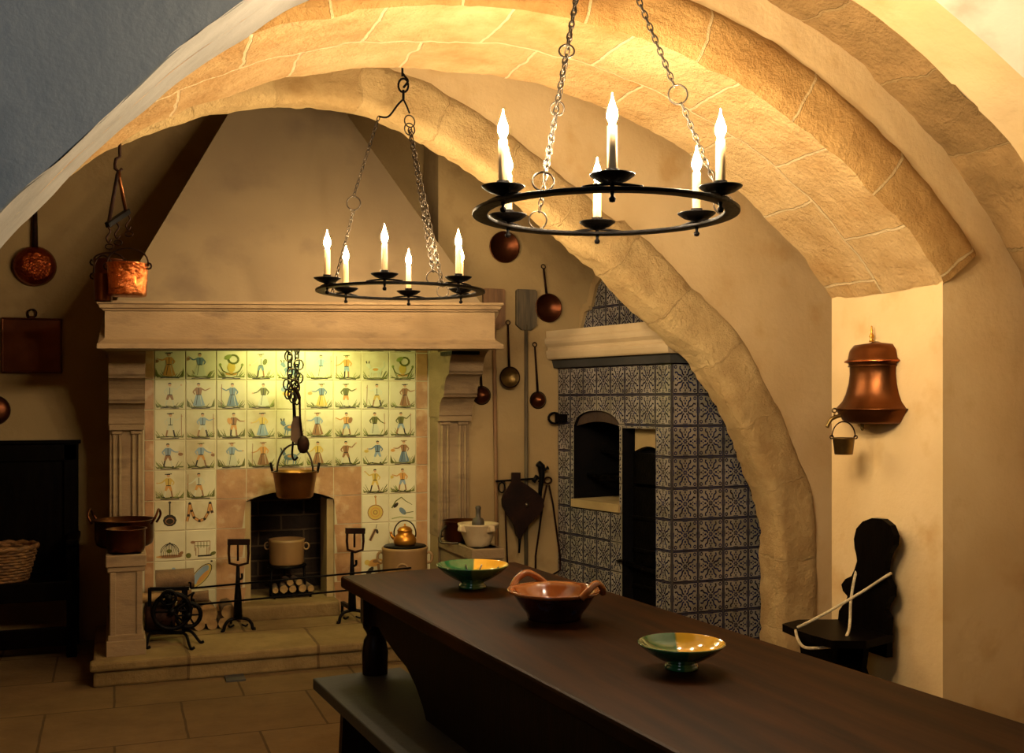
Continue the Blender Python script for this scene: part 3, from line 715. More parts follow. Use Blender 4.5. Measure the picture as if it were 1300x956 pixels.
blue_tiles(mb, C1, U1, NF, NC1, ZR, 10, TW1, RT, hole1, [ou0, ou1, du0, du1], cutz1)
mb.build('tiled_front', rng)
mb = MB(); mb.recalc = False
E1 = C0+Vector((1.1, 0, 0)); mb.add([C0, E1, E1+UP*ZR, C0+UP*ZR], [(0, 1, 2, 3)], grout_d)
mb.add([C0+UP*ZR, E1+UP*ZR, E1+UP*ZR+Vector((0, 1.1, 0)), C1+UP*ZR], [(0, 1, 2, 3)], grout_d)
blue_tiles(mb, C0, Vector((1, 0, 0)), Vector((0, -1, 0)), 6, ZR, 10, .1545, RT)
mb.build('tiled_end', rng)
# fire chamber behind the arched opening
def inward(u, z, d): return C1+U1*u+UP*z-NF*d
def extr(mb, prof, d0, d1, m, cap=True):
    n = len(prof); vs = [inward(u, z, d0) for u, z in prof]+[inward(u, z, d1) for u, z in prof]
    mb.add(vs, [(i, (i+1) % n, n+(i+1) % n, n+i) for i in range(n)], m)
    if cap:
        tri = tessellate_polygon([[Vector((a, b, 0)) for a, b in prof]]); mb.add([inward(u, z, d1) for u, z in prof], [tuple(t) for t in tri], m)
mb = MB(); mb.recalc = False; extr(mb, h1, -.002, .45, soot); mb.build('fire_chamber', rng)
mb = MB(); mb.recalc = False
# brown inner arch band, set back
iarch = [(u, z) for u, z in ap]; low = [(u, z-.055) for u, z in ap][::-1]
for i in range(len(ap)-1):
    (a, b), (c, d) = ap[i], ap[i+1]; k0 = .085*sin(PI*i/14)+.012; k1 = .085*sin(PI*(i+1)/14)+.012
    mb.add([inward(a, b, .02), inward(c, d, .02), inward(c, min(d, osp-.004+.03*sin(PI*(i+1)/14)), .02), inward(a, min(b, osp-.004+.03*sin(PI*i/14)), .02)], [(0, 1, 2, 3)], copper_dark if False else mat('smoked_stone', '2e1d0f', '3c2a18', rough=.9, scale=8, bump=.4))
mb.build('opening_arch', rng)
mb = MB(); s0, s1 = ou0-.01, ou1+.008
p = [inward(s0, OZ-.045, -.02), inward(s1, OZ-.045, -.02), inward(s1, OZ-.045, .4), inward(s0, OZ-.045, .4)]
mb.add(p+[q+UP*.047 for q in p], [(0, 1, 2, 3), (4, 5, 6, 7), (0, 1, 5, 4), (1, 2, 6, 5), (2, 3, 7, 6), (3, 0, 4, 7)], lime_pale)
mb.build('sill', rng, bevel=.003)
mb = MB(); # iron grate inside the chamber
for k in range(6): mb.beam(inward(ou0+.05+k*.07, OZ+.14, .06), inward(ou0+.05+k*.07, OZ+.14, .4), .012, .012, iron)
mb.beam(inward(ou0, OZ+.14, .1), inward(ou1, OZ+.14, .1), .015, .02, iron); mb.beam(inward(ou0, OZ+.28, .2), inward(ou1, OZ+.28, .2), .015, .02, iron)
mb.build('grate', rng)
# tall recess with iron doors
rec = [(du0, 0), (du1, 0), (du1, dz1), (du0, dz1)]
mb = MB(); mb.recalc = False; extr(mb, rec, -.002, .11, soot); mb.build('flue_recess', rng)
mb = MB(); uc = (du0+du1)/2; zb = fu(812, 574)[1]
ar = [(du0+.035, zb+.0), (du0+.035, dz1), (du1-.02, dz1), (du1-.02, zb)]+[(du1-.02-(du1-du0-.055)*i/8, zb+.03*sin(PI*i/8)) for i in range(1, 8)]
mb.prism([(u, z) for u, z in ar], C1-NF*.10, U1, UP, NF, lime_pale, .04); mb.build('recess_lintel', rng)
mb = MB(); dth = .02
panels = [(.02, .40), (.42, zb-.2), (zb-.18, zb-.01)]
for a, b in panels:
    pts = [(du0+.012, a), (du1-.012, a), (du1-.012, b), (du0+.012, b)]
    mb.prism(pts, C1-NF*.085, U1, UP, NF, iron, dth)
for z in (.12, .30, .5, .68):
    mb.beam(inward(du0+.012, z, .06), inward(du1-.03, z, .06), .01, .02, iron)
dr = mb.build('iron_door', rng, bevel=.003)
mb = MB(); lu, lz = fu(795, 718); mb.beam(inward(du0-.03, lz+.01, .03), inward(du1-.04, lz-.01, .03), .018, .022, iron); mb.tube([inward(du0-.02, lz+.0, .03), inward(du0-.03, lz+.02, -.01), inward(du0+.04, lz+.03, -.03)], .008, iron)
mb.tube([inward(uc, lz-.01, .07), inward(uc, lz-.01, .02)], .01, iron)
mb.build('latch', dr)
# towel / door ring at left
mb = MB(); q = inward(.03, fu(720, 531)[1], -.05); mb.tube(circ(q, .042, UP, NF, 14, ru=.032), .008, iron, n=6, closed=True); mb.box(inward(.06, q.z, -.015), (.08, .05, .05), iron, rz=math.atan2(U1.y, U1.x)); mb.build('iron_ring', rng)
# cornice: three mouldings following front and end
def cornice(name, prof, m):
    """prof (outset, z); run: wall -> corner -> right"""
    o = MB(); n = len(prof); rows = []
    for (p, a) in ((C1-U1*0.0, NF), (C0, None), (C0+Vector((1.1, 0, 0)), Vector((0, -1, 0)))):
        row = []
        for off, z in prof:
            if a is None:
                v = C0+NF*off; k = (Vector((0, -1, 0))*off).y
                # mitre: intersection of both offset lines
                t = (C0.y+k-v.y)/U1.y if abs(U1.y) > 1e-6 else 0; v = v+U1*t
            else: v = p+a*off
            row.append(v+UP*z)
        rows.append(row)
    for i in range(2):
        o.add(rows[i]+rows[i+1], [(j, (j+1) % n, n+(j+1) % n, n+j) for j in range(n)], m)
    tri = tessellate_polygon([[Vector((a, b, 0)) for a, b in prof]])
    o.add(rows[0], [tuple(t) for t in tri], m)
    o.build(name, rng)
cm_ = mat('cornice_stone', 'b09870', 'bea67e', rough=.7, scale=4, bump=.1)
cornice('cornice', [(a, z+.027) for a, z in [(-.02, 1.552), (.075, 1.552), (.082, 1.56), (.09, 1.585), (.092, 1.60), (.080, 1.612), (.082, 1.625), (.098, 1.645), (.102, 1.66), (.101, 1.672), (.088, 1.686), (.09, 1.70), (.092, 1.722), (-.02, 1.722)]], cm_)
cornice('cornice_band', [(-.02, 1.53), (.035, 1.53), (.05, 1.58), (-.02, 1.58)], mat('slate_band', '2c2b27', '3a3834', rough=.6, scale=6))
# tiled chimney breast above: stepped, leaning to the right
SB = .16
def cu(px, py):
    o = Vector((0, 0, EYE)); d = ray(px, py); O = C1-NF*SB; t = (O-o).dot(NF)/d.dot(NF); p = o+d*t; return (p-O).dot(U1), p.z
steps = [cu(737, 430), cu(746, 392), cu(754, 388), cu(760, 360), cu(770, 345)]
left = [(steps[0][0], 1.6)]+steps+[(steps[-1][0]+.25, steps[-1][1]+.55)]
poly = left+[(LEN-.03, left[-1][1]), (LEN-.03, 1.6)]
def lim(u, z):
    for (a, b), (c, d) in zip(left[:-1], left[1:]):
        if b <= z <= d+1e-9 and d > b: return u > a+(c-a)*(z-b)/(d-b)
    return z < left[0][1]
O3 = C1-NF*SB
mb = MB(); mb.prism(poly, O3-NF*.3, U1, UP, NF, grout_d, .3, plaster_far)
mb.recalc = False
blue_tiles(mb, O3+U1*steps[0][0], U1, NF, 10, steps[1][1]+RT*4, 6, TW1, RT, lambda u, z: not lim(u+steps[0][0], z) or u+steps[0][0] > LEN-.03)
# plaster rim along the stepped edge
for (a, b), (c, d) in zip(left[:-1], left[1:]):
    mb.beam(O3+U1*(a-.02)+UP*b+NF*.0, O3+U1*(c-.02)+UP*d+NF*.0, .05, .05, plaster_far, up=NF)
mb.build('tiled_chimney', rng)

# ================================================================== CHANDELIERS
def chandelier(label, C, Rr, angs, chains, top, bm_=None):
    t = thing('chandelier', label, 'chandelier', tuple(C), 0, 'iron ring chandeliers')
    def pt(a, r=Rr, z=0): return C+RC*(cos(a)*r)+DC*(sin(a)*r)+UP*z
    o = MB(); n = 64; w = .021; th = .005
    vs = []; 
    for i in range(n):
        a = 2*PI*i/n; vs += [pt(a, Rr-w, -th), pt(a, Rr+w, -th), pt(a, Rr+w, th), pt(a, Rr-w, th)]
    fs = []
    for i in range(n):
        j = (i+1) % n
        for k in range(4): fs.append((i*4+k, j*4+k, j*4+(k+1) % 4, i*4+(k+1) % 4))
    o.add(vs, fs, iron, True); o.recalc = True
    o.build('ring', t, bevel=.002)
    for a in angs:
        a = math.radians(a); c = pt(a)
        o = MB(); o.lathe([(.0, -.032), (.007, -.03), (.009, -.022), (.004, -.016), (.006, -.005), (.006, .012), (.02, .016), (.038, .022), (.0555, .034), (.0565, .037), (.052, .036), (.036, .027), (.02, .023), (.017, .023), (.017, .05), (.014, .05), (.014, .023), (0, .023)], c, iron, n=24)
        tg = (-RC*sin(a)+DC*cos(a))
        for q in (-1, 1):       # curled brackets tying the pan to the ring
            o.tube(bez([c+tg*q*.075+UP*.006, c+tg*q*.05+UP*.010, c+tg*q*.03+UP*.012, c+UP*.014], 4), .004, iron, n=6)
        o.build('drip_pan', t)
        cd = MB(); h = .155; cd.lathe([(0, .03), (.0125, .03), (.0125, .1), (.0122, h), (.008, h+.004), (0, h+.004)], c, candle_m, n=16)
        cn = cd.build('candle', t)
        b = MB(); z = h+.004
        b.lathe([(.006, z), (.009, z+.006), (.0145, z+.019), (.014, z+.031), (.0085, z+.047), (.0038, z+.060), (.0008, z+.076), (0, z+.078)], c, bm_ or bulb_m, n=8)
        b.build('bulb', cn)
    for ch in chains: 
        o = MB(); ch(o, pt); o.build('chain', t)
    return t
zc1 = 1.8476; D1 = 2.97
Cn = RC*((768-650)/F*D1)+DC*D1+UP*(EYE+(HZ-272)/F*D1)
apex1 = RC*((755-650)/F*D1)+DC*D1+UP*2.735
def mk1(a, f_ring, big, gap=None):
    def f(o, pt):
        p = pt(math.radians(a), z=.006); e = apex1
        base = p+(e-p)*.0; d = (e-p).normalized(); L = (e-p).length
        c0 = p+d*.028; side = RC if abs(d.dot(RC)) < .8 else DC
        o.tube(circ(c0, .027, d, (RC-d*RC.dot(d)).normalized(), 18), .0026, iron_grey, n=6, closed=True)
        q = p+d*f_ring
        r = .027 if big else .02
        chain(o, p+d*.054, q-d*r, iron_grey)
        o.tube(circ(q, r, d, (RC-d*RC.dot(d)).normalized(), 18), .0026, iron_grey, n=6, closed=True)
        chain(o, q+d*r, e, iron_grey)
    return f
ch1 = chandelier('iron ring chandelier with six lit candle bulbs nearest the viewer, above the bowls', Cn, .347, [-92, -144, -36, 89, 141, 34],
    [mk1(238, .42, False), mk1(122, .36, False), mk1(5, .36, True)], apex1)
mb = MB(); mb.tube([apex1+UP*-.01, apex1+UP*.03], .006, iron, n=8); mb.tube(circ(apex1+UP*-.0, .016, UP, RC, 12), .004, iron, n=6, closed=True); mb.lathe([(0, .034), (.03, .03), (.03, .024), (0, .022)], apex1, iron); mb.build('ceiling_hook', ch1)
D2 = .347*F/101
Cf = RC*((509-650)/F*D2)+DC*D2+UP*(EYE+(HZ-370)/F*D2)
def at(px, py, D): return RC*((px-650)/F*D)+DC*D+UP*(EYE+(HZ-py)/F*D)
knot = at(512, 126, D2); lf = at(481, 148, D2); rt = at(520, 144, D2)
def fl(o, pt):
    p = pt(math.radians(158), z=.006); q = at(449, 258, D2)
    o.tube(bez([knot, at(505, 133, D2), at(493, 148, D2), lf], 5), .0045, iron, n=6)
    chain(o, lf, q+UP*.03, iron_grey); o.tube(circ(q, .03, UP, RC, 18), .003, iron_grey, n=6, closed=True); chain(o, q-UP*.03, p, iron_grey)
def fr1(o, pt):
    p = pt(math.radians(-62), z=.006); 
    o.tube([knot, at(516, 134, D2), rt], .0045, iron, n=6)
    q = at(520, 154, D2)
    for w in (q, q-UP*.035): o.tube(circ(w, .026, UP, RC*.8+DC*.6, 16), .003, iron_grey, n=6, closed=True)
    chain(o, q-UP*.03, p+UP*.045, iron_grey, ll=.032, w=.009, r=.0028)
    o.tube(circ(p+UP*.02, .027, UP, RC, 16), .003, iron_grey, n=6, closed=True)
def fr2(o, pt):
    p = pt(math.radians(62), z=.006); q = at(521, 160, D2)
    chain(o, q-UP*.02, p+UP*.05, iron_grey, ll=.032, w=.009, r=.0028)
    o.tube(circ(p+UP*.025, .027, UP, RC, 16), .003, iron_grey, n=6, closed=True)
ch2 = chandelier('iron ring chandelier with six lit candle bulbs farther away, before the fireplace hood', Cf, .347, [-95, -146, -41, 90, 142, 44], [fl, fr1, fr2], knot, bulb_far)
mb = MB(); mb.tube([knot-UP*.0, knot+UP*.04], .006, iron, n=6); mb.tube(circ(knot+UP*.06, .022, UP, RC, 14, ru=.03), .005, iron, n=6, closed=True)
mb.tube(bez([knot+UP*.05, knot+UP*.08+RC*.02, knot+UP*.11, knot+UP*.15-RC*.004, Vector((knot.x, knot.y, 3.30))], 5), .0055, iron, n=6)
mb.build('ceiling_rod', ch2)

# ================================================================== TABLE, BENCH, BOWLS
ZTB = .75
TL = PZ(432, 731, ZTB); TR = PZ(655, 713, ZTB)
TVX = 10
dt = Vector((SP+CP*(TVX-650)/F, CP-SP*(TVX-650)/F, 0)).normalized()      # table long axis (away)
wt = (TR-TL); wt.z = 0; TWD = wt.length; wx = wt.normalized()
TLn = 2.55
tb = thing('refectory_table', 'long dark polished wooden table with shaped apron in the foreground', 'table', (TL.x+wt.x/2-dt.x*TLn/2, TL.y+wt.y/2-dt.y*TLn/2, 0))
def tp(u, v, z): return TL+wx*(u*TWD)-dt*v+UP*(z-ZTB)
mb = MB(); q = [(0, 0), (1, 0), (1, TLn), (0, TLn)]
vs = [tp(u, v, ZTB-.04) for u, v in q]+[tp(u, v, ZTB) for u, v in q]
mb.add(vs, [(0, 1, 2, 3), (4, 5, 6, 7), (0, 1, 5, 4), (1, 2, 6, 5), (2, 3, 7, 6), (3, 0, 4, 7)], table_wood)
mb.build('tabletop', tb, bevel=.008)
def apron_long(u, name):
    o = MB(); pts = [(.10, ZTB-.04), (.10, .60)]
    pts += [(.18, .60), (.20, .615), (.26, .625), (.34, .60), (.44, .575), (.52, .56), (.60, .525), (.66, .48), (.70, .43), (.73, .40), (.74, .36), (.78, .345), (.84, .35), (1.05, .36)]
    half = pts[1:]; mir = [(TLn-a, b) for a, b in half][::-1]
    poly = [(.10, ZTB-.04)]+half+mir+[(TLn-.10, ZTB-.04)]
    o.prism(poly, tp(u, 0, 0), -dt, UP, wx, oak_dark, .028); o.build(name, tb, bevel=.003)
apron_long(.07, 'side_apron'); apron_long(.90, 'side_apron')
for v in (.10, TLn-.12):
    mb = MB(); pts = [(.08, ZTB-.04), (.08, .60), (.2, .59), (.3, .62), (.5, .64), (.7, .62), (.8, .59), (.92, .60), (.92, ZTB-.04)]
    mb.prism([(a*TWD, b) for a, b in pts], tp(0, v, 0), wx, UP, -dt, oak_dark, .028); mb.build('end_apron', tb, bevel=.003)
for u in (.115, .885):
    for v in (.14, TLn-.14):
        c = tp(u, v, 0); mb = MB()
        mb.box(c+UP*.665, (.085, .085, .11), oak_dark, rz=-.1)
        mb.lathe([(.0, .61), (.036, .612), (.040, .60), (.030, .585), (.026, .575), (.036, .56), (.042, .52), (.040, .40), (.034, .27), (.028, .25), (.038, .235), (.038, .22), (.03, .21)], c, oak_dark, n=20)
        mb.box(c+UP*.15, (.085, .085, .14), oak_dark, rz=-.1); mb.lathe([(.0, .0), (.03, 0), (.036, .03), (.03, .06), (.028, .08), (0, .085)], c, oak_dark, n=16)
        mb.build('leg', tb, bevel=.003)
for u in (.115, .885):
    mb = MB(); mb.beam(tp(u, .14, .15), tp(u, TLn-.14, .15), .05, .06, oak_dark); mb.build('stretcher', tb, bevel=.003)
# bench alongside
bA = PZ(397, 861, .45); 
bn = thing('bench', 'low dark wooden bench along the left side of the long table', 'bench', tuple(bA-dt*.8+Vector((0, 0, -.45))+RC*.12))
def bp(u, v, z): return Vector((bA.x, bA.y, 0))+wx*u-dt*v+UP*z
bench_top = mat('bench_green', '0c0e06', '14160b', rough=.65, scale=6, stretch=(2, 8, 2), bump=.1)
mb = MB(); vs = [bp(u, v, z) for z in (.415, .45) for u, v in ((0, 0), (.30, 0), (.30, 1.7), (0, 1.7))]
mb.add(vs, [(0, 1, 2, 3), (4, 5, 6, 7), (0, 1, 5, 4), (1, 2, 6, 5), (2, 3, 7, 6), (3, 0, 4, 7)], bench_top); mb.build('seat', bn, bevel=.004)
for v in (.15, 1.5):
    mb = MB(); mb.prism([(.03, 0), (.10, 0), (.13, .08), (.17, .08), (.20, 0), (.27, 0), (.25, .415), (.05, .415)], bp(0, v, 0), wx, UP, -dt, oak_dark, .03); mb.build('leg_board', bn)
mb = MB(); mb.beam(bp(.15, .1, .36), bp(.15, 1.6, .36), .025, .08, oak_dark); mb.build('stretcher', bn)
# bowls
def glaze(name, ca, cb, ang, thr=0.0, inner=None):
    m = bpy.data.materials.new(name); m.use_nodes = True; N = m.node_tree.nodes; L = m.node_tree.links; b = N['Principled BSDF']
    b.inputs['Roughness'].default_value = .1; b.inputs['Coat Weight'].default_value = .5
    tc = N.new('ShaderNodeTexCoord'); mp = N.new('ShaderNodeMapping'); mp.inputs['Rotation'].default_value[2] = ang; L.new(tc.outputs['Object'], mp.inputs[0])
    sx = N.new('ShaderNodeSeparateXYZ'); nz_ = N.new('ShaderNodeTexNoise'); nz_.inputs['Scale'].default_value = 25; L.new(tc.outputs['Object'], nz_.inputs['Vector'])
    L.new(mp.outputs[0], sx.inputs[0]); ma = N.new('ShaderNodeMath'); ma.operation = 'MULTIPLY_ADD'; L.new(nz_.outputs['Fac'], ma.inputs[0]); ma.inputs[1].default_value = .0032; L.new(sx.outputs[0], ma.inputs[2])
    r = N.new('ShaderNodeMapRange'); r.inputs[1].default_value = thr+.004; r.inputs[2].default_value = thr+.009; L.new(ma.outputs[0], r.inputs[0])
    n2 = N.new('ShaderNodeTexNoise'); n2.inputs['Scale'].default_value = 12; n2.inputs['Detail'].default_value = 5; L.new(tc.outputs['Object'], n2.inputs['Vector'])
    mixA = N.new('ShaderNodeMix'); mixA.data_type = 'RGBA'; L.new(n2.outputs['Fac'], mixA.inputs[0]); mixA.inputs[6].default_value = (*rgb(ca[0]), 1); mixA.inputs[7].default_value = (*rgb(ca[1]), 1)
    mixB = N.new('ShaderNodeMix'); mixB.data_type = 'RGBA'; L.new(n2.outputs['Fac'], mixB.inputs[0]); mixB.inputs[6].default_value = (*rgb(cb[0]), 1); mixB.inputs[7].default_value = (*rgb(cb[1]), 1)
    mx = N.new('ShaderNodeMix'); mx.data_type = 'RGBA'; L.new(r.outputs[0], mx.inputs[0]); L.new(mixA.outputs[2], mx.inputs[6]); L.new(mixB.outputs[2], mx.inputs[7]); L.new(mx.outputs[2], b.inputs['Base Color'])
    return m
gl_in = glaze('glaze_green_yellow', ('1d4f2c', '2f6a3c'), ('d79b1f', 'e6b53a'), PSI, -.004)
gl_out = glaze('glaze_green_olive', ('22502e', '316238'), ('5e6a2c', '7a7c3a'), PSI, -.004)
def footed_bowl(label, px, py, R_, H_, marks):
    p = PZ(px, py, ZTB); p = Vector((p.x, p.y, ZTB))
    t = thing('footed_bowl', label, 'bowl', tuple(p), 0, 'green and yellow glazed bowls')
    k = R_; h = H_
    mb = MB(); mb.recalc = True
    mb.lathe([(0, .0), (.36*k, 0), (.40*k, .004), (.36*k, .012), (.31*k, .18*h), (.33*k, .26*h), (.55*k, .42*h), (.8*k, .66*h), (.93*k, .84*h), (1.0*k, .95*h), (1.01*k, .985*h), (.985*k, h)], (0, 0, 0), gl_out, n=48)
    mb.lathe([(.985*k, h), (.955*k, .97*h), (.86*k, .82*h), (.7*k, .64*h), (.45*k, .47*h), (.2*k, .40*h), (0, .39*h)], (0, 0, 0), gl_in, n=48)
    if marks:
        for a, rr in ((-.5, .85), (.1, .8), (.9, .75), (1.5, .8)):
            x, y = cos(a), sin(a); mb.tube([(x*k*rr*.75, y*k*rr*.75, h*.60), (x*k*rr, y*k*rr, h*.80)], .0022, PAINT['dark'], n=5)
    mb.build('bowl', t, world=False)
footed_bowl('shallow footed bowl glazed half green, half yellow with dark marks, at the far table end', 600, 746, .112, .073, True)
footed_bowl('shallow green footed bowl with yellow right side, the closest to the viewer', 865, 849, .094, .058, False)
p = PZ(704, 785, ZTB); p = Vector((p.x, p.y, ZTB))
t = thing('handled_bowl', 'brown glazed earthenware bowl with two rope handles between the footed bowls', 'bowl', tuple(p))
br_in = mat('glaze_brown', '8a4318', 'a8602a', rough=.1, scale=14, coat=.6); br_out = mat('glaze_dark_brown', '2a1010', '3d1a14', rough=.15, scale=20, spots='4a4654', spotscale=16, coat=.4)
def wob(v, th): return Vector((v.x*(1+.012*sin(3*th)), v.y*(1+.012*cos(2*th)), v.z))
mb = MB(); R_ = .118; h = .082
mb.lathe([(0, 0), (.60*R_, 0), (.62*R_, .008), (.64*R_, .016), (.78*R_, .45*h), (.88*R_, .68*h), (.93*R_, .80*h)], (0, 0, 0), br_out, n=48, f=wob)
mb.lathe([(.93*R_, .80*h), (1.04*R_, .86*h), (1.07*R_, .92*h), (1.05*R_, .97*h), (.97*R_, .95*h), (.88*R_, .82*h), (.7*R_, .45*h), (.4*R_, .25*h), (0, .2*h)], (0, 0, 0), br_in, n=48, f=wob)
mb.build('bowl', t, world=False)
for a in (math.radians(125)-PSI, math.radians(-35)-PSI):
    c = Vector((cos(a), sin(a), 0)); s_ = Vector((-sin(a), cos(a), 0)); mb = MB()
    mb.tube(bez([c*R_*.98+s_*.055+UP*h*.88, c*R_*1.06+s_*.035+UP*h*1.1, c*R_*1.08+UP*h*1.28, c*R_*1.06-s_*.035+UP*h*1.1, c*R_*.98-s_*.055+UP*h*.88], 6), .0095, br_in, n=10)
    mb.build('handle', t, world=False)

# ================================================================== CHAIR WITH ROPE, FOUNTAIN
XC = 2.83
def cy(px, py, Xx=XC): v = PX(px, py, Xx); return (v.y, v.z)
sy0 = cy(1072, 800)[0]; 
back = [(1066, 795), (1068, 775), (1076, 764), (1079, 757), (1073, 750), (1071, 742), (1076, 735), (1084, 731), (1088, 722), (1091, 712), (1090, 704), (1088, 696), (1087, 684), (1090, 671), (1098, 662), (1110, 657.5), (1123, 659), (1133, 667), (1138, 680), (1137, 692), (1131, 702), (1127, 712), (1126, 724), (1129, 735), (1134, 745), (1134, 757), (1128, 766), (1125, 775), (1130, 784), (1129, 800)]
chr_ = thing('sgabello_chair', 'black carved-back wooden chair with a rope across it against the pilaster', 'chair', (XC-.17, 3.50, 0))
mb = MB(); zs = .42
poly = [cy(a, b) for a, b in back]
mb.prism(poly+[(poly[-1][0], .33), (poly[0][0], .33)], (XC-.012, 0, 0), (0, 1, 0), (0, 0, 1), (1, 0, 0), black_wood, .028); mb.build('backrest', chr_, bevel=.004)
yl, yr = poly[0][0]+.02, poly[-1][0]-.02; ym = (yl+yr)/2; dpt = .29
st = [(XC+.02, yl-.02), (XC-dpt*.55, yl+.04), (XC-dpt*.95, yl-.01), (XC-dpt, ym+.05), (XC-dpt, ym-.05), (XC-dpt*.95, yr+.01), (XC-dpt*.55, yr-.04), (XC+.02, yr+.02)]
mb = MB(); mb.prism(st, (0, 0, zs-.03), (1, 0, 0), (0, 1, 0), (0, 0, 1), black_wood, .03); mb.build('seat', chr_, bevel=.005)
for xx, nm in ((XC-.07, 0), (XC-dpt+.07, 1)):
    mb = MB(); lp = [(ym+.11, zs-.03), (ym+.09, .28), (ym+.13, .22), (ym+.07, .14), (ym+.10, .08), (ym+.14, 0), (ym+.06, 0), (ym+.03, .05), (ym-.03, .05), (ym-.06, 0), (ym-.14, 0), (ym-.10, .08), (ym-.07, .14), (ym-.13, .22), (ym-.09, .28), (ym-.11, zs-.03)]
    mb.prism(lp, (xx-.013, 0, 0), (0, 1, 0), (0, 0, 1), (1, 0, 0), black_wood, .026); mb.build('leg_board', chr_, bevel=.003)
mb = MB(); mb.box((XC-dpt/2, ym, .32), (dpt-.14, .025, .08), black_wood); mb.build('stretcher', chr_)
mb = MB(); xs = XC-.03
def P3(px, py, x): return PX(px, py, x)
r1 = bez([P3(1012, 797, XC-.27), P3(1040, 783, XC-.20), P3(1075, 763, XC-.10), P3(1100, 748, XC-.03), P3(1126, 731, XC-.02), P3(1131, 728, XC+.03)], 8)
r2 = bez([P3(1088, 722, XC+.0), P3(1084, 738, XC-.03), P3(1080, 765, XC-.06), P3(1079, 790, XC-.10), P3(1076, 805, XC-.16), P3(1066, 818, XC-.20), P3(1045, 822, XC-.26), P3(1022, 822, XC-.30), P3(1013, 812, XC-.31), P3(1010, 800, XC-.30)], 8)
mb.tube(r1, .006, rope_m, n=8); mb.tube(r2, .006, rope_m, n=8)
tag(mb.build('rope'), 'thin cream rope tied across the black chair', 'rope')
# copper wall fountain
mb = MB(); fy = 3.56; zt = PX(1105, 457, 2.86).z; zb = PX(1105, 536, 2.86).z
ft = thing('wall_fountain', 'flaring copper water fountain with brass finial hung on the pilaster', 'fountain', (2.90, fy, zb))
z0 = zb-.005; hgt = zt-zb
def hexa(v, th): return v
prof = [(0, 0), (.135, .0), (.148, .010), (.178, .052), (.182, .058), (.174, .064), (.150, .088), (.134, .12), (.122, .16), (.117, .20), (.118, .232), (.123, .24), (.126, .248)]
mb.lathe(prof, (2.898, fy, z0), copper_dull, n=26, a0=PI/2, a1=3*PI/2, sx=.80)
for zz_, rr in ((.058, .184), (.232, .122)): mb.tube([Vector((2.898+cos(PI/2+PI*i/24)*rr*.80, fy+sin(PI/2+PI*i/24)*rr, z0+zz_)) for i in range(25)], .0035, copper_dull, n=6)
mb.box((2.893, fy, z0+.15), (.006, .2, .2), copper_dull)
mb.build('tank', ft, label='bell-shaped copper tank')
mb = MB(); mb.lathe([(.134, .246), (.137, .254), (.126, .262), (.118, .295), (.098, .318), (.03, .326), (.012, .332), (0, .332)], (2.898, fy, z0), copper_dull, n=26, a0=PI/2, a1=3*PI/2, sx=.80)
mb.tube([Vector((2.898+cos(PI/2+PI*i/24)*.137*.80, fy+sin(PI/2+PI*i/24)*.137, z0+.25)) for i in range(25)], .004, copper, n=6)
mb.build('lid', ft)
mb = MB(); mb.lathe([(.012, .33), (.005, .342), (.011, .352), (.006, .362), (.003, .368), (.006, .376), (.003, .384), (.004, .392), (.0, .396)], (2.875, fy, z0), brass, n=14); mb.build('finial', ft)
tap = Vector((2.775, fy+.075, z0+.012))
mb = MB(); mb.tube(bez([tap+Vector((.01, 0, .02)), tap+Vector((-.03, .01, .005)), tap+Vector((-.045, .02, -.03))], 5), .008, brass_dark, n=8)
mb.tube([tap+Vector((-.02, .005, .01)), tap+Vector((-.02, .005, .035))], .004, brass_dark, n=6); mb.tube(circ(tap+Vector((-.02, .005, .04)), .009, RC, UP, 10), .003, brass_dark, n=5, closed=True)
mb.build('tap', ft)
mb = MB(); mb.lathe([(0, -.03), (.005, -.028), (.009, -.02), (.006, -.012), (.01, 0.004)], (2.83, fy+.0, z0), brass_dark, n=10); mb.build('bottom_knob', ft)
pc = PX(1071, 577, tap.x-.03)
pl = thing('small_pail', 'little brass pail hanging from the tap of the copper fountain', 'pail', (pc.x, pc.y, pc.z))
mb = MB(); s_ = 1.0
mb.lathe([(0, 0), (.034, 0), (.036, .004), (.043, .062), (.046, .066), (.044, .068), (.04, .062), (.033, .006), (0, .004)], (0, 0, 0), brass_dark, n=24); mb.build('body', pl, world=False)
mb = MB(); mb.tube([Vector((0, 0, .07))+RC*(cos(a)*.047)+UP*(sin(a)*.062) for a in [PI*i/14 for i in range(15)]], .0028, iron_rust, n=6)
for q in (-1, 1): mb.tube(circ(RC*q*.048+UP*.07, .007, UP, RC, 8), .0025, iron_rust, n=5, closed=True)
mb.build('bail_handle', pl, world=False)

# ================================================================== HANGING THINGS
WL = 6.40; WR = 6.00
# ball-shaped copper ladle on left wall
c = PY(44, 337, WL-.06)
t = thing('long_handled_pan', 'round hammered copper pan with long handle hung high on the left wall', 'pan', (c.x, WL-.01, c.z))
ham = mat('copper_hammered', '7a2f14', 'a04c24', rough=.25, metal=1, scale=10, bump=.9, bscale=22)
r = 25.5/F*5.85
mb = MB(); mb.lathe([(0, -.07), (r*.35, -.066), (r*.7, -.05), (r*.92, -.028), (r, -.0), (r*.98, .004), (r*.5, .03), (0, .03)], (c.x, WL-.03, c.z), ham, n=32, M=Matrix.Rotation(-PI/2, 3, 'X')); mb.build('bowl', t)
top = PY(45, 262, WL-.03)
mb = MB(); mb.tube([(c.x, WL-.03, c.z+r*.9), (c.x, WL-.03, top.z)], [.016, .011], iron_rust, n=8); mb.tube(circ((c.x, WL-.03, top.z+.02), .02, UP, (1, 0, 0), 12), .005, iron_rust, n=6, closed=True); mb.build('handle', t)
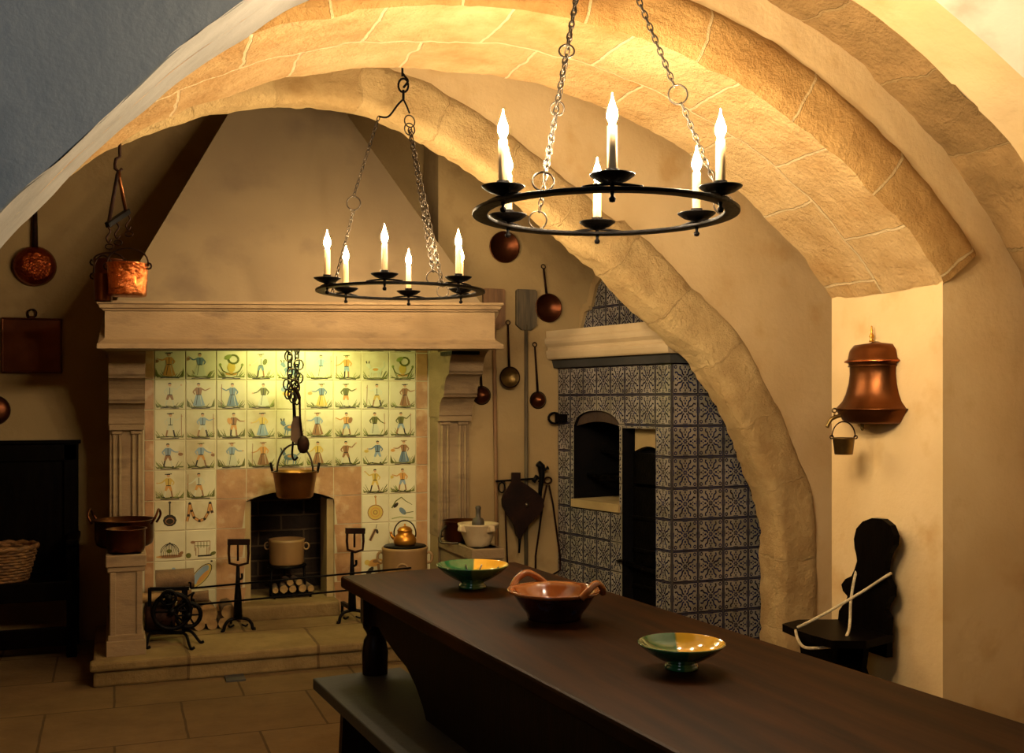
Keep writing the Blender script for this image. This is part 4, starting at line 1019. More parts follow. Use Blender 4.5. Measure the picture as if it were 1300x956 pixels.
# square copper tray
a = PY(2, 403, WL-.02); b = PY(79, 474, WL-.02)
t = thing('square_copper_tray', 'flat square copper tray hung by a ring on the left wall', 'tray', ((a.x+b.x)/2, WL-.01, b.z))
mb = MB(); cx, cz, w, h = (a.x+b.x)/2, (a.z+b.z)/2, b.x-a.x, a.z-b.z
mb.box((cx, WL-.018, cz), (w, .012, h), copper_dark)
for q in (-1, 1): mb.box((cx+q*(w/2-.004), WL-.028, cz), (.01, .02, h), copper_dark); mb.box((cx, WL-.028, cz+q*(h/2-.004)), (w, .02, .01), copper_dark)
mb.build('plate', t, bevel=.004)
mb = MB(); rc_ = PY(41, 398, WL-.02); mb.tube(circ(rc_, .022, UP, (1, 0, 0), 14), .005, iron_rust, n=6, closed=True); mb.box((rc_.x, WL-.02, rc_.z-.028), (.02, .012, .03), copper_dark); mb.build('hanging_ring', t)
# round lid at left edge
c = PY(-8, 521, WL-.03); t = thing('round_copper_lid', 'round copper lid cut by the left edge beside the dark settle back', 'lid', (c.x, WL-.01, c.z))
mb = MB(); mb.lathe([(0, -.03), (.05, -.028), (.072, -.016), (.082, -.004), (.08, 0), (0, 0)], (c.x, WL-.01, c.z), copper_dark, n=28, M=Matrix.Rotation(-PI/2, 3, 'X')); mb.build('disc', t)
mb = MB(); mb.tube(circ((c.x, WL-.03, c.z+.095), .014, UP, (1, 0, 0), 12), .004, iron_rust, n=6, closed=True); mb.build('hanging_ring', t)
# hanging rack with pots (Y=4.55)
YH = 4.55
def H(px, py, dy=0): return PY(px, py, YH+dy)
rk = thing('pot_rack', 'iron hook and wooden bar rack hanging from the vault left of the hood', 'rack', tuple(H(152, 260)))
mb = MB(); tp_ = H(152, 170); mb.tube([Vector((tp_.x, tp_.y, 3.30)), H(152, 170), H(152, 199), H(147, 202), H(146, 208), H(146, 214), H(151, 218), H(155, 214)], .0065, iron_rust, n=7)
mb.build('ceiling_hook', rk)
mb = MB(); mb.tube([H(138, 284, -.05), H(149, 222), H(151, 217)], .0075, iron_rust, n=7); mb.tube([H(151, 217), H(152, 228), H(160, 270, .05)], .0075, copper_dull, n=7); mb.build('fork', rk)
mb = MB(); mb.beam(H(136, 286, -.06), H(163, 268, .06), .02, .022, black_wood); mb.build('bar', rk, bevel=.003)
for k, (px, py, e) in enumerate(((137, 288, (139, 322)), (148, 283, (150, 306)), (162, 272, (166, 300)))):
    mb = MB(); dy = (-.06, 0, .05)[k]
    mb.tube(bez([H(px, py, dy), H(px+3, py+6, dy), H(px-2, py+14, dy), H(px+1, py+20, dy), H(px+4, py+16, dy)], 4), .0035, iron_rust, n=5)
    mb.tube(circ(H(px+2, py+25, dy), .016, UP, RC, 10, ru=.010), .003, iron_rust, n=5, closed=True); mb.build('hook', rk)
def pot(label, px, pyt, pyb, rpx, dy, m, bail_top, tilt=0, grp='copper pots on the hanging rack'):
    c = H(px, pyb, dy); zt_ = H(px, pyt, dy).z; Zc = c.x*SP+c.y*CP; r = rpx/F*Zc; h = zt_-c.z
    t = thing('copper_pot', label, 'pot', tuple(c), 0, grp)
    mb = MB(); mb.lathe([(0, 0), (r*.84, 0), (r*.9, .006), (r*.93, h*.5), (r*.98, h*.96), (r*1.04, h*.99), (r*1.04, h), (r*.96, h), (r*.9, h*.5), (r*.86, .01), (0, .008)], (0, 0, 0), m, n=36); mb.build('body', t, world=False)
    bt = H(*bail_top, dy)-c
    mb = MB(); L = bt.z-h
    mb.tube([Vector((0, 0, h*.93))+RC*(cos(a_)*r*1.03)+UP*(abs(sin(a_))**.75*L) for a_ in [PI*i/16 for i in range(17)]], .0035, iron_rust, n=6)
    for q in (-1, 1): mb.tube(circ(RC*q*r*1.04+UP*h*.93, .012, UP, RC, 8), .004, iron_rust, n=5, closed=True)
    mb.build('bail_handle', t, world=False)
pot('bright hammered copper pot in front, hanging on the rack before the hood', 162, 335, 376, 25.5, -.03, mat('copper_bright', 'b8602c', 'd07a42', rough=.22, metal=1, scale=10, bump=.8, bscale=26), (152, 312))
pot('dark copper pot hanging behind the bright pot on the rack', 138, 330, 372, 19, .17, copper_dark, (139, 318))
pot('small copper pot lowest on the left of the hanging rack', 131, 348, 383, 12, .03, copper_dark, (133, 322))
# ---- right wall: peels, pans, ladles, bellows, tongs
def W(px, py, d=.02): return PY(px, py, WR-d)
def peel(label, x0, x1, yt, yb, xh, yend, m, d=.03):
    a, b = W(x0, yt, d), W(x1, yb, d); e = W(xh, yend, d); e.z = .005
    t = thing('baker_peel', label, 'peel', (e.x, e.y, e.z), 0, 'wooden baker peels on the wall')
    mb = MB(); w = b.x-a.x; h = a.z-b.z; cx = (a.x+b.x)/2
    mb.prism([(-w/2, 0), (-w/2, h-.01), (-w/2+.01, h), (w/2-.01, h), (w/2, h-.01), (w/2, 0), (.03, -.03), (-.03, -.03)], (cx, WR-d-.01, b.z), (1, 0, 0), (0, 0, 1), (0, 1, 0), m, .02); mb.build('blade', t, bevel=.003)
    mb = MB(); mb.tube([(cx, WR-d, b.z), (e.x, WR-d, e.z)], .0125, m, n=8); mb.build('handle', t)
peel('brown wooden baker peel partly behind the mantel end', 613, 641, 366, 412, 632, 715, peel_wood, .02)
peel('grey weathered wooden baker peel left of the hanging frying pan', 655, 681, 367, 413, 668, 716, peel_grey, .02)
def hung(label, name, cat, px, py, rpx, hx, hy, m, mh, group=None, depth=.03, rim=None, ring=True, flat=False, dd=0):
    c = W(px, py, .01+dd); Zc = c.x*SP+c.y*CP; r = rpx/F*Zc
    t = thing(name, label, cat, (c.x, WR-.005-dd, c.z), 0, group)
    mb = MB(); Rm = Matrix.Rotation(-PI/2, 3, 'X')      # local +z -> world -? (opening side)
    y0 = WR+.001-dd
    if flat: pr = [(0, 0), (r*.9, 0), (r, -depth), (r*.97, -depth), (r*.88, -.006), (0, -.006)]     # inside of pan towards viewer
    else: pr = [(0, -depth-.012), (r*.5, -depth-.006), (r*.85, -depth*.6), (r, 0), (0, 0)]
    mb.lathe(pr, (c.x, y0, c.z), m, n=32, M=Rm)
    mb.build('pan' if flat else 'bowl', t)
    if rim:
        mb = MB(); mb.tube(circ((c.x, y0-(depth if flat else .004), c.z), r, UP, (1, 0, 0), 28), .004, rim, n=6, closed=True); mb.build('rim', t)
    if hx is not None:
        h = W(hx, hy, .02+dd); d = (h-Vector((c.x, h.y, c.z))).normalized(); mb = MB()
        mb.tube([Vector((c.x, y0-(depth*.7 if flat else .01), c.z))+d*r*.95, h], [.008, .0055], mh, n=6); mb.tube(circ(h+d*.012, .013, d, Vector((1, 0, 0)), 10), .0035, mh, n=5, closed=True)
        mb.build('handle', t)
hung('round dark copper pan high on the wall under the near chandelier', 'round_pan', 'pan', 639.5, 314, 19.5, None, None, copper_dark, iron_rust, flat=True, rim=copper_dark, depth=.025)
hung('copper frying pan with long upright handle at the wall by the range', 'frying_pan', 'pan', 695, 391, 17.5, 690, 341, copper_dark, iron_rust, flat=True, rim=copper_dark, depth=.03)
hung('small dark ladle beside the right fireplace corbel', 'ladle', 'ladle', 612, 502, 11.5, 609, 450, copper_dark, iron_rust, 'ladles hung on the wall', depth=.04, rim=iron_rust)
hung('brass skimmer ladle hanging between the two peels', 'ladle', 'ladle', 646, 479, 13, 645, 412, brass_dark, iron_rust, 'ladles hung on the wall', flat=True, depth=.03, rim=iron_rust, dd=.03)
hung('small copper ladle hanging below the frying pan', 'ladle', 'ladle', 683.5, 508, 10.5, 679, 440, copper_dark, iron_rust, 'ladles hung on the wall', depth=.045, rim=iron_rust)
# iron rail with bellows and tongs
c = W(655, 613, .05)
rl = thing('iron_rail', 'wall-mounted iron rail with ring hooks above the bellows', 'rail', tuple(c))
mb = MB(); mb.beam(W(629, 611, .05), W(690, 607, .05), .012, .012, iron); 
for px in (640, 684): mb.tube([W(px, 611, .05), W(px, 611, 0)], .006, iron, n=6)
mb.build('bar', rl)
mb = MB(); mb.tube(circ(W(637, 619, .05), .02, UP, (1, 0, 0), 12, ru=.03), .005, iron, n=6, closed=True); mb.build('hook_ring', rl)
t = thing('bellows', 'black leather fire bellows hanging nozzle-down from the iron rail', 'bellows', tuple(W(656, 650, .07)))
bl = [(650, 600), (661, 600), (661, 611), (670, 616), (681, 624), (690, 634), (691, 643), (686, 652), (676, 662), (667, 672), (662, 684), (658, 684), (654, 668), (646, 656), (639, 644), (638, 634), (642, 624), (650, 612)]
def wxz(L_, d): return [(W(a, b, d).x, W(a, b, d).z) for a, b in L_]
for k, (d0, th) in enumerate(((.105, .014), (.05, .014))):
    mb = MB(); mb.prism(wxz(bl, d0), (0, WR-d0, 0), (1, 0, 0), (0, 0, 1), (0, 1, 0), leather, th); mb.build('board', t, bevel=.003)
mb = MB(); inn = [(a+(664-a)*.06, b+(642-b)*.05) for a, b in bl[3:17]]
mb.prism(wxz(inn, .091), (0, WR-.091, 0), (1, 0, 0), (0, 0, 1), (0, 1, 0), leather, .046); mb.build('leather_fold', t)
mb = MB(); mb.lathe([(0, 0), (.012, 0), (.012, .004), (.006, .008), (0, .009)], W(669, 641, .106), iron_grey, n=14, M=Matrix.Rotation(PI/2, 3, 'X')); mb.build('valve', t)
mb = MB(); mb.tube([W(660, 680, .08), W(659, 702, .08)], [.010, .006], iron, n=8); mb.build('nozzle', t)
t = thing('fire_tongs', 'long iron tongs spread open beside the bellows on the wall', 'tongs', tuple(W(694, 610, .04)))
for pts in ([(694, 616), (689, 640), (685, 670), (680, 706), (680, 726), (684, 731)], [(697, 616), (702, 640), (706, 670), (711, 706), (711, 724), (703, 729), (700, 731)]):
    mb = MB(); mb.tube([W(a, b, .04) for a, b in pts], .006, iron_rust, n=6); mb.build('arm', t)
mb = MB(); mb.tube(circ(W(695.5, 610, .04), .024, UP, (1, 0, 0), 14, ru=.019), .006, iron_rust, n=6, closed=True); mb.build('pivot_ring', t)
t = thing('iron_poker', 'thick iron fork with knobbed head between bellows and tongs', 'poker', tuple(W(684, 600, .05)))
mb = MB(); mb.tube([W(683, 588, .05), W(687, 592, .05), W(688, 604, .05), W(686, 622, .05), W(685, 632, .05)], [.02, .024, .018, .012, .012], iron, n=10); mb.tube([W(686, 600, .05), W(694, 595, .05), W(696, 594, .05)], [.008, .008, .014], iron, n=8); mb.tube([W(677, 612, .05), W(682, 604, .05)], .014, iron, n=8); mb.build('head', t)
t = thing('iron_shovel', 'thin iron shovel with flat black foot behind the mortar ledge', 'shovel', tuple(W(643, 735, .03)))
mb = MB(); mb.tube([W(641, 620, .06), W(642, 660, .06), W(645, 735, .06)], .0055, iron_rust, n=6); mb.build('shaft', t)
mb = MB(); a = W(636, 729, .06); b = W(661, 738, .06); mb.box(((a.x+b.x)/2, WR-.06, (a.z+b.z)/2), (b.x-a.x, .05, .035), iron); mb.build('blade', t)
# ================================================================== ON THE PLINTHS
zpl = PY(160, 705, 5.40).z; YB = 5.76
def vessel(name, label, c, r, hh, hr, wall=1.0):
    t = thing(name, label, 'cauldron' if hr else 'pot', tuple(c))
    mb = MB(); mb.lathe([(0, 0), (.80*r, 0), (.92*r, .012), (.97*r, hh*.3), (.97*r, hh*.94), (1.06*r, hh*.98), (1.06*r, hh), (.94*r, hh), (.92*r, hh*.3), (.8*r, .015), (0, .012)], (0, 0, 0), copper_dark, n=48); mb.build('body', t, world=False)
    if hr:
        for q in (-1, 1):
            mb = MB(); b_ = RC*q*r*1.02
            mb.tube(bez([b_-DC*.04+UP*(hh-.02), b_+RC*q*.022-DC*.035+UP*(hh+.02), b_+RC*q*.024+UP*(hh+.05), b_+RC*q*.022+DC*.035+UP*(hh+.02), b_+DC*.04+UP*(hh-.02)], 5), .006, copper_dark, n=8); mb.build('handle', t, world=False)
vessel('copper_cauldron', 'wide copper cauldron with two upright handles at the back of the left plinth', Vector((X(158, YB), YB, zpl)), .146, PY(158, 659, YB).z-zpl, True)
vessel('copper_pot', 'narrow brown copper pot standing in front of the wide cauldron on the left plinth', Vector((X(160, 5.505), 5.505, zpl)), .092, PY(158, 671, 5.5).z-zpl, False)
# mortar & pan on the right ledge
mp_ = Vector((X(607, 5.52), 5.52, zr)); t = thing('stone_mortar', 'pale marble mortar with lugs on the right hearth ledge', 'mortar', tuple(mp_))
mb = MB(); s_ = .78
mb.lathe([(0, 0), (.075*s_, 0), (.085*s_, .01), (.09*s_, .02), (.14*s_, .115), (.145*s_, .125), (.12*s_, .125), (.08*s_, .05), (0, .035)], (0, 0, 0), marble, n=32); mb.build('bowl', t, world=False)
for k in range(4):
    a = PI/2*k+.35; mb = MB(); d_ = Vector((cos(a), sin(a), 0)); mb.beam(d_*.085+UP*.095, d_*.128+UP*.108, .035, .035, marble); mb.build('lug', t, bevel=.008, world=False)
pb = mp_+Vector((0, 0, .045)); t = thing('pestle', 'dark wooden pestle standing in the marble mortar', 'pestle', tuple(pb))
mb = MB(); mb.lathe([(0, 0), (.024, .004), (.032, .03), (.034, .085), (.028, .105), (.014, .112), (.013, .15), (.016, .165), (.010, .175), (0, .176)], (0, 0, 0), mat('pestle_wood', '2e2618', '453a26', rough=.6, scale=9), n=20); tag(mb.build('pestle_head', t, world=False), '', ''); 
o_ = [o for o in COL.objects if o.name.startswith('pestle_head')][0]; del o_['label']; del o_['category']
pc = Vector((X(585, 5.80), 5.78, zr)); t = thing('copper_pan', 'dark copper pan with long curved handle behind the mortar', 'pan', tuple(pc))
mb = MB(); mb.lathe([(0, 0), (.095, 0), (.105, .01), (.108, .11), (.112, .115), (.104, .115), (.1, .012), (0, .01)], (0, 0, 0), copper_dark, n=36); mb.build('body', t, world=False)
mb = MB(); mb.tube(bez([Vector((-.1, -.03, .09)), Vector((-.14, -.06, .06)), Vector((-.155, -.10, .012)), Vector((-.12, -.14, .008)), Vector((-.07, -.16, .008))], 6), .0065, iron_grey, n=8); mb.build('handle', t, world=False)
# ================================================================== INSIDE THE FIREPLACE
YI = 5.85
def I(px, py, d=0): return PY(px, py, YI+d)
t = thing('chimney_chain', 'heavy iron chain cluster with hooks hanging in the fireplace', 'chain', tuple(I(373, 480)))
mb = MB(); tt = I(368, 430); tt.z = 2.3
chain(mb, tt, I(368, 505), iron, ll=.055, r=.005, w=.016); chain(mb, I(377, 440, .02), I(377, 512, .02), iron, ll=.05, r=.0045, w=.015)
mb.build('chain_links', t)
mb = MB()
for (a, b) in ((366, 452), (379, 463), (371, 475), (364, 488), (376, 492), (380, 480), (366, 500), (372, 505)):
    mb.tube(circ(I(a, b, -.02), .028, UP, RC*.8+DC*.6*((a % 2)*2-1), 12), .0045, iron_grey, n=5, closed=True)
mb.build('link_rings', t)
mb = MB(); mb.tube(bez([I(372, 505), I(373, 530), I(372, 560), I(371, 578), I(374, 584), I(378, 580)], 5), .006, iron, n=7); mb.build('pot_hook', t)
t = thing('ladle', 'iron ladle with egg-shaped bowl hanging from the fireplace chain', 'ladle', tuple(I(384, 564, -.04)))
mb = MB(); mb.tube(bez([I(374, 492, -.04), I(380, 505, -.04), I(381, 530, -.04), I(384, 556, -.04)], 5), [.010]*6+[.006]*10, iron_rust, n=7); mb.tube(circ(I(374, 488, -.04), .022, UP, RC, 12), .006, iron_rust, n=6, closed=True); mb.build('handle', t)
mb = MB(); ce = I(385, 564, -.05); mb.lathe([(0, -.05), (.018, -.046), (.03, -.025), (.034, 0), (.029, .025), (.015, .043), (0, .048)], ce, iron_rust, n=20, sy=.6); mb.build('bowl', t)
t = thing('skimmer', 'flat wooden-brown skimmer hanging on the chain behind the ladle', 'skimmer', tuple(I(376, 546, 0)))
mb = MB(); mb.tube([I(373, 492, -.01), I(375, 530, -.01)], .005, iron_rust, n=6); mb.build('handle', t)
mb = MB(); mb.prism([(-.012, .05), (.012, .05), (.03, .0), (.034, -.08), (0, -.1), (-.03, -.08), (-.028, 0)], I(376, 540, -.015), RC, UP, DC, mat('skimmer_brown', '4a3420', '5e4428', rough=.6, scale=9), .008); mb.build('blade', t, bevel=.003)
c = I(374.5, 632); Zc = c.x*SP+c.y*CP; r = 28.5/F*Zc; zt_ = I(374, 598).z; h = zt_-c.z
t = thing('hanging_pot', 'coppery brass pot with bail handle hanging over the firebox', 'pot', tuple(c))
mb = MB(); mb.lathe([(0, 0), (r*.72, 0), (r*.80, .01), (r*.9, h*.6), (r*.97, h*.93), (r*1.03, h*.97), (r*1.03, h), (r*.94, h), (r*.85, h*.5), (r*.7, .02), (0, .012)], (0, 0, 0), mat('brass_pot', '6a4420', '8a5c2c', rough=.35, metal=.95, scale=6), n=40); mb.build('body', t, world=False)
mb = MB(); L = I(374, 563).z-zt_
mb.tube([RC*(cos(a_)*r*.80)+UP*(h*.97+sin(a_)*L) for a_ in [PI*i/18 for i in range(19)]], .0055, iron_grey, n=7)
for q in (-1, 1): mb.tube([RC*q*r*.80+UP*(h*.97+.0), RC*q*r*1.0+UP*(h*.97), RC*q*r*1.08+UP*(h+.045)], .008, iron, n=7)
mb.build('bail_handle', t, world=False)
# pot, trivet, grate & logs in the firebox
c = PY(364, 716, 6.30); t = thing('soup_pot', 'pale tinned pot with two loop handles standing in the firebox', 'pot', tuple(c))
Zc = c.x*SP+c.y*CP; r = 22/F*Zc; h = PY(364, 684, 6.30).z-c.z
mb = MB(); mb.lathe([(0, 0), (r*.9, 0), (r*.97, .01), (r, h*.9), (r*1.04, h), (r*.96, h), (r*.9, .015), (0, .01)], (0, 0, 0), earthen, n=36); mb.build('body', t, world=False)
for q in (-1, 1):
    mb = MB(); mb.tube([RC*q*(r+.012+.016*cos(a_))+UP*(h*.72+.02*sin(a_)) for a_ in [2*PI*i/12 for i in range(12)]], .0045, earthen, n=6, closed=True); mb.build('handle', t, world=False)
tv = thing('iron_trivet', 'round iron trivet under the pale pot in the firebox', 'trivet', (c.x, c.y, .2))
mb = MB(); mb.tube(circ((c.x, c.y, c.z-.008), r*1.05, (1, 0, 0), (0, 1, 0), 28), .008, iron, n=6, closed=True)
mb.beam((c.x-r, c.y, c.z-.008), (c.x+r, c.y, c.z-.008), .012, .01, iron); mb.beam((c.x, c.y-r, c.z-.008), (c.x, c.y+r, c.z-.008), .012, .01, iron); mb.build('hoop', tv)
for k in range(3):
    a_ = PI/2+2*PI*k/3; mb = MB(); mb.tube([(c.x+cos(a_)*r*1.05, c.y+sin(a_)*r*.9, c.z-.01), (c.x+cos(a_)*r*1.15, c.y+sin(a_)*r*1.0, .203)], .008, iron, n=6); mb.build('leg', tv)
def log(label, p, d, L_, r_, group, bark=log_wood):
    d = Vector(d).normalized(); p = Vector(p); t = thing('split_log', label, 'log', tuple(p-d*L_/2), 0, group)
    a = d.cross(UP).normalized(); b = a.cross(d); vs = []; n = 14; K = 5
    for i in range(K):
        for j in range(n):
            th = 2*PI*j/n; rr = r_*(1+.08*noise.noise(Vector((j*.9, i*.5, p.x*9)))); vs.append(p+d*(L_*(i/(K-1)-.5))+(a*cos(th)+b*sin(th))*rr)
    mb = MB(); mb.add(vs, [(i*n+j, i*n+(j+1) % n, (i+1)*n+(j+1) % n, (i+1)*n+j) for i in range(K-1) for j in range(n)], bark, True); mb.build('bark', t)
    for q_ in (vs[:n], vs[-n:]): mb = MB(); mb.add([v+(v-p).project(d)*.004 for v in q_], [tuple(range(n))], log_end); mb.build('cut_end', t)
def gr(px, py, Y): return PY(px, py, Y)
gt = thing('fire_grate', 'low iron basket grate under the logs in the firebox', 'grate', (PY(369, 757, 6.22).x, 6.24, .2))
mb = MB(); gx0, gx1 = PY(346, 750, 6.2).x, PY(396, 750, 6.2).x
for yy in (6.19, 6.31): mb.beam((gx0, yy, .225), (gx1, yy, .225), .01, .012, iron)
for k in range(7): xx = gx0+(gx1-gx0)*k/6; mb.beam((xx, 6.17, .225), (xx, 6.33, .225), .008, .01, iron)
for xx in (gx0+.01, gx1-.01):
    for yy in (6.19, 6.31): mb.tube([(xx, yy, .203), (xx, yy, .235)], .007, iron, n=6)
mb.build('bars', gt)
fl_ = [(350, 748, .017), (361, 747, .022), (372, 749, .020), (382, 746, .022), (392, 747, .019), (366, 740, .018), (377, 739, .018)]
for k, (px, py, r_) in enumerate(fl_):
    p = PY(px, py, 6.22); zz0 = max(p.z, .234+r_) if py > 743 else p.z
    log('split log on the firebox grate, '+('leftmost of the bottom row', 'second from left in the bottom row', 'middle of the bottom row', 'second from right in the bottom row', 'rightmost of the bottom row', 'left one of the two on top', 'right one of the two on top')[k]+'', (p.x, 6.25, zz0 if py > 743 else .234+.04+r_), (random.uniform(-.12, .12), 1, 0), .15, r_, 'logs on the firebox grate')
# andirons
def andiron(label, px, base_y, top, fork, rods):
    Y = 5.80; c = PY(px, base_y, Y); c.z = .12
    t = thing('andiron', label, 'andiron', tuple(c), 0, 'tall iron andirons with cup frames')
    x0, x1, y0, y1 = fork; A = lambda a, b, d=0: PY(a, b, Y+d)
    mb = MB(); mb.beam(A(x0-1, y0+1), A(x1+1, y0+1), .03, .03, iron_rust); mb.tube([A(x0+1, y0+2), A(x0+.5, (y0+y1)/2), A(x0+1.5, y1-3), A((x0+x1)/2, y1), A(x1-1.5, y1-3), A(x1-.5, (y0+y1)/2), A(x1-1, y0+2)], .0075, iron_rust, n=7)
    mb.tube([A((x0+x1)/2-1, y0+2), A((x0+x1)/2-1, y1-6)], .006, iron_rust, n=6); mb.build('cup_frame', t)
    mb = MB(); mb.tube([A(px, y1), A(px, y1+20), A(px, base_y-38), A(px, base_y-15)], [.009, .012, .02, .024], iron, n=8)
    mb.tube(bez([A(px, y1+18), A(px+5, y1+16), A(px+5, y1+10)], 4), .007, iron, n=6); mb.build('shaft', t)
    for q in (-1, 1):
        mb = MB(); e = Vector((c.x+q*.075, Y-.02, .128))
        mb.tube(bez([Vector((c.x, Y, .185)), Vector((c.x+q*.045, Y-.01, .178)), Vector((c.x+q*.068, Y-.015, .155)), e, e+Vector((q*.014, 0, -.0))], 6), .009, iron, n=7)
        mb.tube(bez([Vector((c.x+q*.02, Y, .15)), Vector((c.x+q*.04, Y-.01, .142)), Vector((c.x+q*.05, Y-.01, .152))], 5), .005, iron, n=6); mb.build('foot', t)
    mb = MB(); mb.beam((c.x, Y, .195), (c.x-.02, Y+.17, .195), .02, .02, iron); mb.tube([(c.x-.02, Y+.17, .195), (c.x-.02, Y+.17, .125)], .009, iron, n=6); mb.build('rear_bar', t)
    return t
andiron('tall iron andiron left of the firebox, by the log pile', 302, 799, 686, (290, 316, 687, 718), None)
andiron('tall iron andiron right of the firebox, by the table corner', 447, 790, 670, (440, 462, 673, 701), None)
for lab, a, b in (('upper of the two long iron spit rods across the fireplace', (242, 747), (522, 721)), ('lower of the two long iron spit rods across the fireplace', (246, 768), (500, 744))):
    p, q = PY(*a, 5.765), PY(*b, 5.765); t = thing('spit_rod', lab, 'spit', tuple((p+q)/2), 0, 'long spit rods on the andirons')
    mb = MB(); mb.tube([p, q], .0055, iron, n=7); mb.build('rod', t); mb = MB(); mb.tube([p, p+Vector((0, 0, .03)), p+Vector((-.01, -.03, .035))], .005, iron, n=6); mb.build('crank', t)
# roasting jack and wood pile at the left
J = lambda a, b, d=0: PY(a, b, 5.62+d)
t = thing('roasting_jack', 'black iron roasting jack with geared wheels on curled feet by the left plinth', 'jack', (J(222, 800).x, 5.62, .12))
mb = MB()
for a, b in (((190, 748), (190, 800)), ((233, 745), (233, 803)), ((190, 748), (240, 747)), ((190, 803), (233, 803)), ((212, 748), (212, 803))): mb.beam(J(*a), J(*b), .018, .014, iron, up=(0, 1, 0))
for a, b in (((190, 752), (190, 800)), ((236, 748), (236, 800))): mb.beam(J(*a, .12), J(*b, .12), .018, .014, iron, up=(0, 1, 0))
mb.beam(J(190, 748), J(190, 752, .12), .016, .012, iron); mb.beam(J(233, 746), J(236, 748, .12), .016, .012, iron)
mb.build('frame', t)
def wheel(c, r_, name, spokes=6, w=.012):
    o = MB(); o.tube(circ(c, r_, UP, (1, 0, 0), 22), w, iron, n=7, closed=True)
    for k in range(spokes): a_ = PI*k/spokes*2; o.tube([c, c+Vector((cos(a_)*r_, 0, sin(a_)*r_))], .005, iron, n=5)
    o.lathe([(0, -.03), (.016, -.03), (.018, 0), (.016, .03), (0, .03)], c, iron, n=12, M=Matrix.Rotation(PI/2, 3, 'X')); o.build(name, t)
wheel(J(218, 776, -.03), .088, 'gear_wheel', 8, .012); wheel(J(239, 781, -.02), .06, 'gear_wheel', 6, .011); wheel(J(214, 759, -.05), .035, 'gear_wheel', 5, .008)
mb = MB(); cc = J(203, 782, .04); mb.lathe([(0, -.07), (.07, -.07), (.075, -.06), (.075, .06), (.07, .07), (0, .07)], cc, iron_rust, n=22, M=Matrix.Rotation(PI/2, 3, 'Y')); mb.build('drum', t)
zf = .128
for a, b, c_ in (((232, 803), (238, 812), (242, 823)), ((233, 800), (250, 806), (254, 815)), ((192, 803), (190, 815), (186, 822))):
    mb = MB(); p = J(*a); e = PZ(*c_, zf); m_ = (p+e)/2+Vector((.0, 0, .02)); mb.tube(bez([p, m_, e, e+Vector((.018, -.005, .004))], 6), .0075, iron, n=7); mb.build('foot', t)
mb = MB(); mb.tube(bez([J(246, 752), J(243, 760), J(248, 772)], 4), .006, iron, n=6); mb.tube([J(233, 760), J(247, 752)], .006, iron, n=6); mb.build('crank_handle', t)
# stacked logs, ends to the front
GL = 'logs stacked behind the roasting jack'
for k, (px, py, r_) in enumerate(((262, 779, .052), (290, 776, .036), (254, 799, .028), (270, 799, .027), (284, 796, .030), (196, 780, .05), (218, 783, .05), (240, 780, .048))):
    p = PY(px, py, 5.88); z_ = p.z
    log(('largest round log end right of the iron jack', 'round log end nearest the left andiron, upper one', 'small log end at the pile foot touching the iron jack wheel', 'small log end at the pile foot, middle one', 'small log end at the pile foot nearest the left andiron', 'log behind the iron jack next to the stone plinth', 'log behind the big wheel of the iron jack', 'log behind the small wheel of the iron jack')[k], (p.x, 5.97, max(z_, .12+r_)), (random.uniform(-.05, .05), 1, 0), .22, r_, GL)
p = PY(210, 757, 5.85); log('thin pale log lying crosswise on the pile under the thick bark log', p, (1, -.05, .03), .26, .026, None, log_end)
p = PY(222, 735, 5.85); log('thick bark-covered log lying crosswise on top of the pile', (p.x, 5.85, p.z+.0), (1, 0, .02), .19, .052, None)
p = PY(245, 758, 5.90); log('log end poking right from the pile above the round logs', p, (1, -.1, .05), .16, .03, None)
# cooker and kettle at the right
ck = Vector((X(514, 5.92), 5.92, .12)); t = thing('earthenware_cooker', 'round clay cooker with lug handles standing right of the firebox', 'stove', tuple(ck))
zt_ = PY(514, 694, 5.92).z-.12; r = .128
mb = MB(); mb.lathe([(0, 0), (r*.95, 0), (r*.97, .02), (r*.98, zt_*.5), (r, zt_*.95), (r*1.03, zt_*.98), (r*1.0, zt_), (0, zt_-.005)], (0, 0, 0), earthen, n=40); mb.build('body', t, world=False)
mb = MB(); mb.lathe([(0, zt_), (r*.93, zt_), (r*.95, zt_+.004), (r*.9, zt_+.01), (0, zt_+.012)], (0, 0, 0), iron, n=36); mb.build('top_plate', t, world=False, label='dark round plate on top')
for q in (-1, 1):
    mb = MB(); mb.tube([RC*q*(r+.008+.02*cos(a_))+UP*(zt_-.06+.03*sin(a_)) for a_ in [2*PI*i/12 for i in range(12)]], .008, earthen, n=7, closed=True); mb.build('handle', t, world=False)
mb = MB(); pts = [(-.03, 0), (-.03, .03)]+[(-.03*cos(PI*i/8), .03+.03*sin(PI*i/8)) for i in range(1, 8)]+[(.03, .03), (.03, 0)]
mb.tube([-DC*(r+.002)+RC*a+UP*(zt_-.14+b) for a, b in pts], .006, earthen, n=6); mb.build('vent_arch', t, world=False)
kt = ck+Vector((0, 0, zt_+.012)); t = thing('copper_kettle', 'small golden copper kettle with hoop handle on the clay cooker', 'kettle', tuple(kt))
gold = mat('kettle_metal', 'a86a22', 'c2832e', rough=.35, metal=.8, scale=6)
mb = MB(); k = .064; mb.lathe([(0, 0), (.9*k, 0), (1.0*k, .01), (1.02*k, .03), (.85*k, .052), (.66*k, .062), (.66*k, .078), (.7*k, .082), (.62*k, .086)], (0, 0, 0), gold, n=32); mb.build('body', t, world=False)
mb = MB(); mb.lathe([(.64*k, .085), (.5*k, .098), (.2*k, .105), (.08*k, .106), (.1*k, .116), (0, .12)], (0, 0, 0), gold, n=28); mb.build('lid', t, world=False)
